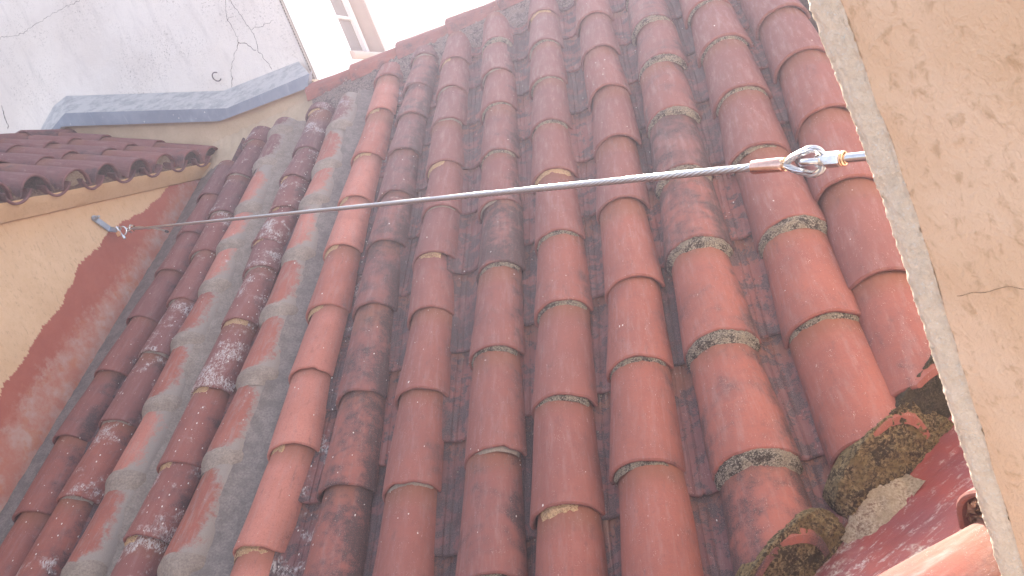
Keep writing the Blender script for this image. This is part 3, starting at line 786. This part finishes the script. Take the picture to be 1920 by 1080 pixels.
# side face with the window opening
y0, y1, z0, z1 = 4.985, 5.60, .955, 2.3
XS = XC+.003
m = MB()
m.add([(XS, 4.312, -6.4), (XS, y0, -6.4), (XS, y0, 3.6), (XS, 4.312, 3.6)], [(0, 1, 2, 3)])
m.add([(XS, y1, -6.4), (XS, 14, -6.4), (XS, 14, 3.6), (XS, y1, 3.6)], [(0, 1, 2, 3)])
m.add([(XS, y0, -6.4), (XS, y1, -6.4), (XS, y1, z0), (XS, y0, z0)], [(0, 1, 2, 3)])
m.add([(XS, y0, z1), (XS, y1, z1), (XS, y1, 3.6), (XS, y0, 3.6)], [(0, 1, 2, 3)])
child(m.obj('side_wall', BRIGHT, smooth=False), wb)
win = []
m = MB(); m.box((XS-.17, y1, z0), (.17, 0, 0), (0, .03, 0), (0, 0, z1-z0)); m.box((XS-.17, y0-.03, z0), (.165, 0, 0), (0, .03, 0), (0, 0, z1-z0)); m.box((XS-.17, y0, z1), (.165, 0, 0), (0, y1-y0, 0), (0, 0, .03))
wr = child(m.obj('window_reveal', PINKW, smooth=False), wb)
m = MB(); m.box((XS-.165, y0, z0), (.03, 0, 0), (0, y1-y0, 0), (0, 0, z1-z0)); o = m.obj('shutter', plaster('greige_shutter', (.30, .265, .245), (.33, .29, .27), (.22, .2, .18), .001), smooth=False); o.parent = wr
m = MB(); m.box((XS-.134, y1-.075, z0), (.03, 0, 0), (0, .05, 0), (0, 0, z1-z0))
for zz in (1.27, 1.62, 1.97): m.box((XS-.134, y0+.1, zz), (.022, 0, 0), (0, y1-y0-.12, 0), (0, 0, .016))
o = m.obj('window_frame', BRIGHT, smooth=False); o.parent = wr
m = MB(); m.tube([(XS+.005, y0-.04, z0-.018), (XS+.005, y1+.05, z0-.018)], .028, 14); m.box((XS-.17, y0, z0-.03), (.16, 0, 0), (0, y1-y0, 0), (0, 0, .03))
o = m.obj('window_sill', PINKW, sharp=50); o.parent = wr
# cracks in the white face
CR = [([(-4.30, 1.90), (-4.12, 1.80), (-3.995, 1.861), (-3.851, 1.818), (-3.727, 1.819), (-3.532, 1.824), (-3.314, 1.816), (-3.183, 1.86), (-3.0, 1.95)], .0014),
      ([(-2.36, 1.62), (-2.347, 1.397), (-2.331, 1.318), (-2.311, 1.244), (-2.298, 1.163), (-2.298, 1.119), (-2.319, 1.072), (-2.298, 1.006), (-2.275, .935)], .0024),
      ([(-2.33, 1.60), (-2.361, 1.468), (-2.38, 1.411), (-2.406, 1.35), (-2.415, 1.305), (-2.409, 1.243), (-2.413, 1.168), (-2.435, 1.144), (-2.481, 1.106), (-2.525, 1.056), (-2.567, .988), (-2.595, .925)], .0020),
      ([(-2.413, 1.168), (-2.385, 1.146), (-2.352, 1.109), (-2.319, 1.072)], .0032), ([(-4.255, 1.50), (-4.272, 1.413), (-4.276, 1.377), (-4.294, 1.338)], .003),
      ([(-2.415, 1.305), (-2.375, 1.318)], .002), ([(-2.295, 1.198), (-2.224, 1.181), (-2.143, 1.185)], .0016)]
for pts, rad in CR:
    path = []
    for a, b in zip(pts[:-1], pts[1:]):
        n = max(3, int(math.hypot(a[0]-b[0], a[1]-b[1])/.008))
        for i in range(n):
            t = i/n; x = a[0]+(b[0]-a[0])*t; z = a[1]+(b[1]-a[1])*t
            jx = noise.noise(Vector((x*40, z*40, 1)))*.012; jz = noise.noise(Vector((x*40, z*40, 9)))*.012
            x += jx; z += jz; p = Vector((x, 4.3, z)); path.append((x, 4.3+noise.noise(p*3)*.010+noise.noise(p*11)*.004, z))
    m = MB(); m.tube(path, rad, 6, rads=[rad*(.45+.9*abs(noise.noise(Vector(q)*30))) for q in path]); child(m.obj('crack', CRACKM), wb)
m = MB(); m.tube([(-2.632+.026*cos(a), 4.27-.01*sin(a), 1.036+.026*sin(a)) for a in [radians(40+k*17) for k in range(17)]], .0035, 8)
o = m.obj('wall_hook', simple('rusty_hook', (.10, .09, .10), .6, .6)); tag(o, 'small dark open ring hook on the white wall above the flashing', 'hook')

# ---------------------------------------------------------------- near wall with its gritty corner
nw = empty('near_wall', (.17, .95, -.4)); tag(nw, 'cream rendered window reveal with a gritty pale corner on the right', 'wall')
RW = [(.9, (.080, .915), (.105, .890)), (.45, (.114, .936), (.142, .911)), (.02, (.146, .951), (.175, .927)), (-.22, (.1615, .9595), (.188, .934)), (-.48, (.167, .963), (.1895, .935)), (-.765, (.169, .9635), (.1925, .936)), (-1.7, (.174, .966), (.197, .937))]
def rwi(z):
    for a, b in zip(RW[:-1], RW[1:]):
        if z >= b[0]:
            t = (a[0]-z)/(a[0]-b[0]); O_, I_ = [Vector((a[k][0]+(b[k][0]-a[k][0])*t, a[k][1]+(b[k][1]-a[k][1])*t, z)) for k in (1, 2)]; return [O_, O_+(I_-O_)*.86]
FD = Vector((.882, .471, 0)); JD = Vector((.471, -.882, 0))
rj, rc, rf = [], [], []
NZ = 620
for i in range(NZ+1):
    z = .9-2.3*i/NZ; O, I = rwi(z); r = []
    cen = O+(I-O)*.5
    bulge = (O-I).cross(Vector((0, 0, 1))).normalized()
    if bulge.dot(Vector((-1, -.2, 0))) < 0: bulge = -bulge
    pts = [O+FD*.05+Vector((0, 0, 0)), O+FD*.012+bulge*0]
    for k in range(13):
        t = k/12; pts.append(O+(I-O)*t + bulge*.0075*sin(pi*t))
    pts += [I+JD*.002, I+JD*.006]
    out = []
    for k, p in enumerate(pts):
        g_ = noise.noise(p*120)*.0022+noise.noise(p*330)*.0030+noise.noise(p*35)*.0018
        if k in (0, 1): g_ -= .001
        out.append(p+bulge*g_)
    rc.append(out)
    if i % 2 == 0:
        rr = []
        for k in range(46):
            d = .0055+.95*(k/45)**1.6; p = I+JD*d; n_ = Vector((-.882, -.471, 0))
            rr.append(p+n_*(noise.noise(p*25)*.0025+noise.noise(p*80)*.0008+.0004))
        rj.append(rr)
    if i % 20 == 0: rf.append([O+FD*.045+Vector((.002, -.003, 0)), O+FD*3.0])
m = MB(); m.grid(rc); child(m.obj('corner_edge', BEAD, sharp=180), nw)
m = MB(); m.grid(rj); child(m.obj('reveal', JAMB, sharp=180), nw)
m = MB(); path = []
for k in range(90):
    d = .03+.42*k/89; z = -.352+.012*math.sin(k*.09)+.035*k/89+noise.noise(Vector((k*.16, 3, 1)))*.008; O, I = rwi(z); p = I+JD*d
    path.append(p+Vector((-.882, -.471, 0))*(noise.noise(p*25)*.0025+noise.noise(p*80)*.0008+.0006))
m.tube(path, 1, 6, rads=[(.0002+.0013*abs(noise.noise(Vector((k*.3, 0, 7))))+.0004)*max(.4, (k/89)) for k in range(90)])
child(m.obj('crack', simple('brown_crack', (.27, .17, .10), .9), sharp=180), nw)
m = MB(); m.grid(rf); m.grid([[p+Vector((.14, -.26, 0)) for p in r] for r in rf]); child(m.obj('outer_face', BEAD), nw)
m = MB()
A0 = Vector((.173, .966, 0))
m.prism([A0-FD*1.6+Vector((.0, -.02, -6.4)), A0+FD*3+Vector((.0, -.02, -6.4)), A0+FD*3+Vector((.0, -.02, -.86)), A0-FD*1.6+Vector((0, -.02, -.86))], JD*.3)
child(m.obj('wall_below_sill', BEAD, smooth=False), nw)

# ---------------------------------------------------------------- red lined gutter between the roof end and the near wall
rows = []
for i in range(161):
    s = -.65+2.6*i/160    # metres from the first point along the cut line
    LA = Vector((.2395, 1.583, -.860)); LB = Vector((-.092, 1.350, -.989)); dA = (LA-LB).normalized()
    a = LA+dA*(s-.4); b = A0+FD*(s-.55)+Vector((-.0705, .132, -.93+.04*s)); r = []
    a = a - CUTN*-.05 + Vector((0, 0, -.015))
    for j in range(41):
        t = j/40; p = a.lerp(b, t); p.z -= .035*sin(pi*min(1, t*1.15))**1.0
        p.z += noise.noise(p*9)*.008+noise.noise(p*40)*.0025+noise.noise(Vector((p.x*3+p.y*30, p.y*30-p.x*12, 2)))*.003
        r.append(p)
    rows.append(r)
m = MB(); m.grid(rows); m.grid([[p-Vector((0, 0, .02)) for p in r] for r in rows[::8]])
o = m.obj('gutter_lining', REDC, sharp=180); tag(o, 'dark red coated gutter lining strewn with pale mortar dust', 'gutter')

# mossy mortar plugs closing the cut ends of the last columns
LAT = Vector((CUTD.x, CUTD.y, CUTD.y*math.tan(T))).normalized()
def plug(u, label, seed, out=.055, wid=.112, mat=None, k_=1.17):
    RL = .0885*k_; wid *= k_/1.0
    vc = None; v = .2
    while v < 2.5:
        if (W(u, v, 0)-CUTP).dot(CUTN) > 0: vc = v; break
        v += .002
    B = W(u, vc, 0); rows = []
    # section of tile on the cut plane: centre at crest height minus radius
    cx = B - UN*RL
    for k in range(37):
        t = k/36; r = []
        for j in range(121):
            a = radians(-96+192*j/120)
            wx = wid*(1.10+.14*t); tq = max(0, (t-.28)/.72); hz = (RL+.005)*(1-.88*tq**.72)
            p = cx + LAT*(wx*sin(a)) + UN*(hz*max(-.15, cos(a))) - CUTN*(out*(t**.8)) - UN*(.055*tq)
            p += CUTN*.042*(1-t)**2; p -= UN*.013*(1-min(1, t*4))
            q = p*28+Vector((seed, 0, 0)); d = noise.noise(q)*.006+noise.noise(q*2.6)*.006+noise.noise(q*7)*.0045+noise.noise(q*15)*.0025
            p += (UN*.6-CUTN*.6+Vector((0, 0, .4)))*d*(.35+.65*min(1, t*3))
            r.append(p)
        rows.append(r)
    m = MB(); m.grid(rows); o = m.obj('mortar_plug', mat or MOSS, sharp=180); tag(o, label, 'mortar', 'mossy mortar at the cut tile ends')
plug(ucol('F', .75), 'mossy mortar plug at the cut end of the lichen-banded column', 3.1)
plug(ucol('G', .93), 'ochre and black mossy mortar plug at the cut end right of the lichen-banded column', 8.3, .06)
plug(ucol('H', 1.1)+.01, 'dark mossy mortar at the cut end of the last column beside the cream wall', 14.3, .04, .125, MOSSD, 1.22)
plug(ucol('E', .6), 'mossy mortar at the cut end of the column left of the lichen-banded one', 21.3)
def mound(c, ax, ay, az, seed, name, label, mat, n=26):
    rows = []
    for i in range(n+1):
        r = []
        for j in range(n+1):
            x = (i/n*2-1); y = (j/n*2-1); rr = min(1, math.hypot(x, y)); p = Vector(c)+LAT*(x*ax)+CUTN*(y*ay)+Vector((0, 0, az*(1-rr**2)-.012))
            q = p*45+Vector((seed, 1, 2)); p.z += (noise.noise(q)*.010+noise.noise(q*2.5)*.006)*(1-rr*.6); r.append(p)
        rows.append(r)
    m = MB(); m.grid(rows); o = m.obj(name, mat, sharp=180); tag(o, label, 'mortar'); return o
mound((.045, 1.465, -.920), .095, .095, .038, 5, 'crumbled_mortar', 'pale crumbling mortar heap between the two mossy plugs', CRUMB)
mound((-.02, 1.33, -.985), .08, .05, .02, 9, 'crumbled_mortar', 'thin pale spill of mortar dust on the red gutter lining', CRUMB)
m = MB(); random.seed(3)
for k in range(260):
    s = random.gauss(-.02, .10); t = abs(random.gauss(0, .075)); p = Vector((.04, 1.45, -.915))+LAT*s-CUTN*(t-.02)+Vector((0, 0, -.035-.30*t))
    r = random.uniform(.0012, .0042) if k > 12 else random.uniform(.004, .008)
    v = [p+Vector((random.gauss(0, 1), random.gauss(0, 1), random.gauss(0, .7))).normalized()*r for _ in range(6)]
    m.add(v, [(0, 1, 2), (0, 2, 3), (0, 3, 4), (0, 4, 1), (5, 2, 1), (5, 3, 2), (5, 4, 3), (5, 1, 4)])
o = m.obj('mortar_crumbs', CRUMB, smooth=False); tag(o, 'small loose mortar crumbs scattered below the cut tile ends', 'rubble', kind='stuff')

# ---------------------------------------------------------------- sill tiles in the sun
def sill(P, R0, R1, s0, s1, seed, label, rise):
    P = Vector(P)*1.13; R0 *= 1.13; R1 *= 1.13; e = (FD+Vector((0, 0, rise))).normalized(); n = e.cross(P.normalized()).normalized()
    if n.z < 0: n = -n
    c = P-n*R0; upv = (Vector((0, 0, 1))-e*e.z).normalized(); xx = e.cross(upv)
    c0 = c+e*s0 + upv*R0; M = Matrix((xx, e, upv)).transposed().to_4x4(); M.translation = c0
    vs, fs = barrel(s1-s0, R0, R1, 0, -(R0-R1)*.6, seed, na=22, th=.013)
    global CUTP, CUTN
    keep = (CUTP, CUTN)
    CUTP, CUTN = A0+Vector((-.47, .88, 0))*.004, Vector((-.471, .882, 0))
    vs, fs = bisect(vs, fs, M); CUTP, CUTN = keep
    o = mesh('sill_tile', vs, fs, CLAY, M=M, sharp=35); o.color = (1.0, .0, .22, .15)
    tag(o, label, 'tile', 'sunlit tiles on the near sill'); return o
SILL_UP = sill((.162, 1.016, -.669), .100, .086, 0, .42, 5.5, 'half-hidden upper sill tile with its lip against the gritty corner', .03)
sill((.165, 1.017, -.707), .094, .082, -.38, .06, 9.1, 'sunlit salmon sill tile in the bottom right corner', .03)
m = MB(); random.seed(5); R_ = .097
for k in range(420):
    a = random.uniform(-85, 85); rr = R_*math.sqrt(random.uniform(.05, 1)); p = Vector((rr*sin(radians(a)), random.uniform(.004, .03)-.012*random.random()**3, -.113+rr*cos(radians(a))))
    r = random.uniform(.003, .009)
    v = [p+Vector((random.gauss(0, 1), random.gauss(0, 1), random.gauss(0, 1))).normalized()*r for _ in range(6)]
    m.add(v, [(0, 1, 2), (0, 2, 3), (0, 3, 4), (0, 4, 1), (5, 2, 1), (5, 3, 2), (5, 4, 3), (5, 1, 4)])
m.cap([Vector((.099*sin(radians(a)), .03, -.113+.099*cos(radians(a)))) for a in range(-90, 91, 10)])
o = m.obj('sill_mortar', plaster('red_brown_mortar', (.26, .12, .07), (.36, .20, .13), (.1, .05, .03), .005, 3), smooth=False, M=SILL_UP.matrix_world.copy()); tag(o, 'crumbly red-brown mortar between the two sill tiles', 'mortar')

# ---------------------------------------------------------------- steel cable and its fittings
CA = Vector((.166, 1.0, -.179)); CC = Vector((-.7978, .5883, .1319)).normalized()
vd = CA.normalized(); WD = CC.cross(vd).normalized()
if WD.z < 0: WD = -WD
TD = WD.cross(CC).normalized()
if TD.dot(vd) > 0: TD = -TD       # towards the viewer
def K(s, w_=0, t_=0): return CA+CC*s+WD*w_+TD*t_
ca = empty('steel_cable', K(.16)); tag(ca, 'taut twisted steel cable stretched across the roof between two walls', 'cable')
m = MB(); s0, s1 = .155, 3.60
pitch = .072; steps = int((s1-s0)/.0042); rs, rb = .0024, .0037
for k in range(6):
    path = []
    for i in range(steps+1):
        s = s0+(s1-s0)*i/steps; a = 2*pi*(s/pitch+k/6); path.append(K(s, rb*cos(a), rb*sin(a)))
    m.tube(path, rs, 6, caps=False)
m.tube([K(s0), K((s0+s1)/2), K(s1)], .0024, 6)
child(m.obj('rope', ROPE, sharp=180), ca)
m = MB()
prof = [(.109, .0070), (.1105, .0090), (.113, .0098), (.154, .0098), (.157, .0094), (.1585, .0066)]
m.tube([K(s) for s, _ in prof], 1, 28, rads=[r for _, r in prof]); child(m.obj('ferrule', STEEL_RED, sharp=45), ca)
m = MB(); m.tube([K(.108), K(.1105)], .0092, 20); child(m.obj('ferrule_ring', STEEL_WARM), ca)
# thimble: teardrop eye with grooved channel, rope laid round it
def tear(a, rx):       # a in 0..1 round the eye starting at the ferrule
    th = 2*pi*a
    # circle at s=.070 radius rx, point at .112
    if a < .30: t = a/.30; x0, y0 = .110, 0; x1, y1 = .070+rx*cos(radians(62)), rx*sin(radians(62)); return (x0+(x1-x0)*t, (y1)*t+.002*sin(pi*t))
    if a > .70: s_, w_ = tear(1-a, rx); return s_, -w_
    t = (a-.30)/.40; an = radians(62+236*t); return (.070+rx*cos(an), rx*sin(an))
m = MB(); N = 90
for k in range(6):
    path = []
    for i in range(N+1):
        a = i/N; s_, w_ = tear(a, .0165)
        s2, w2 = tear(min(1, a+.01), .0165); s3, w3 = tear(max(0, a-.01), .0165)
        tx, ty = s2-s3, w2-w3; l = math.hypot(tx, ty) or 1; nx_, ny_ = -ty/l, tx/l
        ph = 2*pi*(a*2.6+k/6); path.append(K(s_+nx_*.0030*cos(ph), w_+ny_*.0030*cos(ph), .0030*sin(ph)))
    m.tube(path, .0019, 6)
child(m.obj('rope_eye', ROPE, sharp=180), ca)
m = MB(); rows = []
for i in range(N+1):
    a = .02+.96*i/N; s_, w_ = tear(a, .0130); s2, w2 = tear(min(1, a+.01), .0130); s3, w3 = tear(max(0, a-.01), .0130)
    tx, ty = s2-s3, w2-w3; l = math.hypot(tx, ty) or 1; nx_, ny_ = ty/l, -tx/l
    if a > .5 and False: pass
    r = []
    for q in range(9):
        f = radians(-70+140*q/8); r.append(K(s_+nx_*(.0045*(1-cos(f)))*1.1, w_+ny_*(.0045*(1-cos(f)))*1.1, .0056*sin(f)))
    for q in range(9):
        f = radians(70-140*q/8); r.append(K(s_-nx_*.0013+nx_*(.0045*(1-cos(f)))*1.1, w_-ny_*.0013+ny_*(.0045*(1-cos(f)))*1.1, .0070*sin(f)))
    rows.append(r)
m.grid(rows, True); child(m.obj('thimble', STEEL, sharp=60), ca)

fk = empty('fork_bolt', K(0)); tag(fk, 'shiny steel fork bolt joining the cable eye to the near wall', 'bolt')
m = MB(); m.tube([K(-.16), K(-.02), K(.030)], .0060, 24); child(m.obj('rod', STEEL, sharp=50), fk)
m = MB(); m.tube([K(-.15), K(-.012)], .0095, 18); child(m.obj('dark_sleeve', DARKM, sharp=50), fk)
# hexagonal body tapering to a bow
rows = []
for s, r, sq in ((.0315, .0086, 0), (.034, .0104, 0), (.050, .0106, 0), (.057, .0100, .3), (.064, .0084, .8)):
    rr = []
    for k in range(24):
        a = 2*pi*k/24+.26; hexr = cos(pi/6)/cos((a % (pi/3))-pi/6); R = r*(hexr*(1-sq)+sq*.95)
        rr.append(K(s, R*cos(a), R*sin(a)))
    rows.append(rr)
m = MB(); m.grid(rows, True); m.cap(rows[0][::-1]); m.cap(rows[-1]); child(m.obj('hex_body', STEEL, sharp=22), fk)
m = MB()
bow = [K(.058, 0, .0068), K(.066, .0, .0095), K(.074, 0, .0098), K(.0805, 0, .0068), K(.0828, 0, 0), K(.0805, 0, -.0068), K(.074, 0, -.0098), K(.066, 0, -.0095), K(.058, 0, -.0068)]
pth = []
for i in range(len(bow)-1):
    for q in range(4):
        t = q/4; P0 = bow[max(0, i-1)]; P1 = bow[i]; P2 = bow[i+1]; P3 = bow[min(len(bow)-1, i+2)]
        pth.append(.5*((2*P1)+(P2-P0)*t+(2*P0-5*P1+4*P2-P3)*t*t+(3*P1-P0-3*P2+P3)*t**3))
pth.append(bow[-1]); m.tube(pth, .0048, 14); child(m.obj('bow', STEEL, sharp=180), fk)
m = MB()
for ss in (.0305, .0275):
    ring = [K(ss, .0085*cos(2*pi*k/24), .0085*sin(2*pi*k/24)) for k in range(25)]; m.tube(ring, .0016, 8, caps=False)
child(m.obj('lock_ring', STEEL_WARM, sharp=180), fk)

# far end
camx, camy, camz = [Vector(RM.col[i]) for i in range(3)]
PE = K(3.60)
def Lp(px, py, d=0.0): return PE+camx*((px-250)*.00235)+camy*((429.5-py)*.00235)+camz*d
an = empty('wall_bracket', Lp(188, 412)); tag(an, 'blue-grey steel bracket bolted to the painted wall at the far cable end', 'bracket')
p_a = Vector((-2.846, 3.068, .412)); p_b = Vector((-2.842, 3.122, .342)); dd = (p_b-p_a).normalized(); sw = dd.cross(Vector((1, 0, 0))).normalized()
m = MB()
loop = []
for k in range(13): a = radians(90+180*k/12); loop.append(p_a+sw*(.0155*sin(a))+dd*(.0155*cos(a)))
loop += [p_b-sw*.0155, p_b+sw*.0155]
m.prism(loop, (.007, 0, 0)); child(m.obj('plate', ZINC, smooth=False), an)
m = MB(); m.tube([p_a+Vector((.007, 0, 0)), p_a+Vector((.011, 0, 0))], .0125, 20); child(m.obj('washer', ZINC, sharp=40), an)
m = MB(); m.tube([p_a+Vector((.011, 0, 0)), p_a+Vector((.022, 0, 0))], .0095, 6); m.tube([p_a+Vector((.022, 0, 0)), p_a+Vector((.034, 0, 0))], .006, 12); child(m.obj('bolt', ZINC, sharp=30), an)
tab0 = p_b+Vector((.0, 0, 0)); e1 = Lp(222, 432)
m = MB(); ax = (e1-tab0).normalized(); sd = ax.cross(dd).normalized()
m.box(tab0-dd*.004-sd*.013, ax*(e1-tab0).length, sd*.026, dd*.006); child(m.obj('tab', ZINC, smooth=False), an)
sh = empty('shackle', Lp(228, 436)); tag(sh, 'small shiny shackle linking the wall bracket to the cable clip', 'shackle')
m = MB(); bo = []
for k in range(21):
    a = radians(-110+220*k/20); bo.append(Lp(228+9*cos(a)*1.0, 434+9.5*sin(a), .006))
m.tube(bo, .0042, 10); m.tube([Lp(222, 425, .006), Lp(215, 428, .01)], .0042, 10)
child(m.obj('bow', STEEL, sharp=180), sh)
m = MB(); m.tube([Lp(216, 425, .012), Lp(232, 446, .012)], .0045, 12); m.tube([Lp(231, 445, .012), Lp(235, 450, .012)], .0085, 12); child(m.obj('pin', STEEL, sharp=40), sh)
m = MB(); m.prism([Lp(218, 438, .02), Lp(224, 433, .02), Lp(229, 438, .02), Lp(228, 444, .02), Lp(223, 447, .02)], camz*.006); child(m.obj('lug', STEEL_WARM, smooth=False), sh)
wc = empty('wire_clip', Lp(246, 428)); tag(wc, 'small wire rope clip with two nuts near the painted wall', 'clip')
m = MB(); ub = []
for k in range(17):
    a = radians(180*k/16); ub.append(Lp(243+1.5*sin(a), 428-7.5*cos(a), .010*sin(a)))
m.tube([Lp(243, 420, -.018)]+ub[::1]+[Lp(243, 436, -.018)], .0032, 8); child(m.obj('u_bolt', STEEL, sharp=180), wc)
m = MB(); m.tube([Lp(246, 424, .004), Lp(252, 424.5, .004)], .0085, 6); m.tube([Lp(246, 431.5, .004), Lp(252, 431.5, .004)], .0085, 6); child(m.obj('nut', STEEL_WARM, sharp=30), wc)
m = MB(); m.tube([Lp(236, 430), Lp(240, 426), Lp(246, 428)], .006, 10); m.tube([Lp(233, 428), Lp(239, 434), Lp(246, 429)], .0045, 10); child(m.obj('saddle', STEEL, sharp=180), wc)
m = MB(); tl = []
for i in range(40):
    t = i/39; s = 3.60-.55*t; wv = .009*sin(t*9); ex = max(0, t-.62)
    tl.append(K(s, wv*(1-t)-ex*.065, .009*cos(t*9)*(1-t*.5)))
m.tube(tl, .0045, 8); child(m.obj('cable_tail', ROPE, sharp=180), ca)
m = MB(); m.tube([tl[-2]+(tl[-1]-tl[-2])*.2, tl[-1]+(tl[-1]-tl[-2])*.6], .0062, 10); child(m.obj('tail_cap', DARKM), ca)

# ---------------------------------------------------------------- grit lying in the channels
m = MB(); random.seed(11)
CK = ['OA', 'AB', 'BC', 'CD', 'DE', 'EF', 'FG', 'GH']
for k in range(1500):
    key = random.choice(CK); lst = PAN[key]; v = random.choice(lst)-abs(random.gauss(0, .035)) if random.random() < .6 else random.uniform(.8, 3.8)
    if v > 3.85 or v < .7: continue
    u = (ucol(key[0], v)+ucol(key[1], v))/2+random.gauss(0, .018); p = W(u, v, -.099)
    if (p-CUTP).dot(CUTN) < .03: continue
    r = random.choice([.0012, .0016, .002, .003]); p += UN*(.9*r)
    v_ = [p+Vector((random.gauss(0, 1), random.gauss(0, 1), random.gauss(0, .5))).normalized()*r for _ in range(6)]
    m.add(v_, [(0, 1, 2), (0, 2, 3), (0, 3, 4), (0, 4, 1), (5, 2, 1), (5, 3, 2), (5, 4, 3), (5, 1, 4)])
o = m.obj('grit', mortar_material('grit', (.20, .16, .12), (.45, .38, .30), (.06, .05, .04), .4), smooth=False); tag(o, 'tiny grit and mortar crumbs lying in the roof channels', 'grit', kind='stuff')

# ---------------------------------------------------------------- air volume added to imitate lens glare
hm = bpy.data.materials.new('air'); hm.use_nodes = True; ht = hm.node_tree
ht.nodes.remove(ht.nodes['Principled BSDF']); pv = ht.nodes.new('ShaderNodeVolumePrincipled')
pv.inputs['Color'].default_value = (.90, .80, .96, 1); pv.inputs['Density'].default_value = .0140; pv.inputs['Anisotropy'].default_value = .45
ht.links.new(pv.outputs[0], ht.nodes['Material Output'].inputs['Volume'])
m = MB(); m.box((-62, -62, -7.6), (124, 0, 0), (0, 124, 0), (0, 0, 12.2)); o = m.obj('glare_veil', hm, smooth=False); tag(o, None, None, kind='stuff')
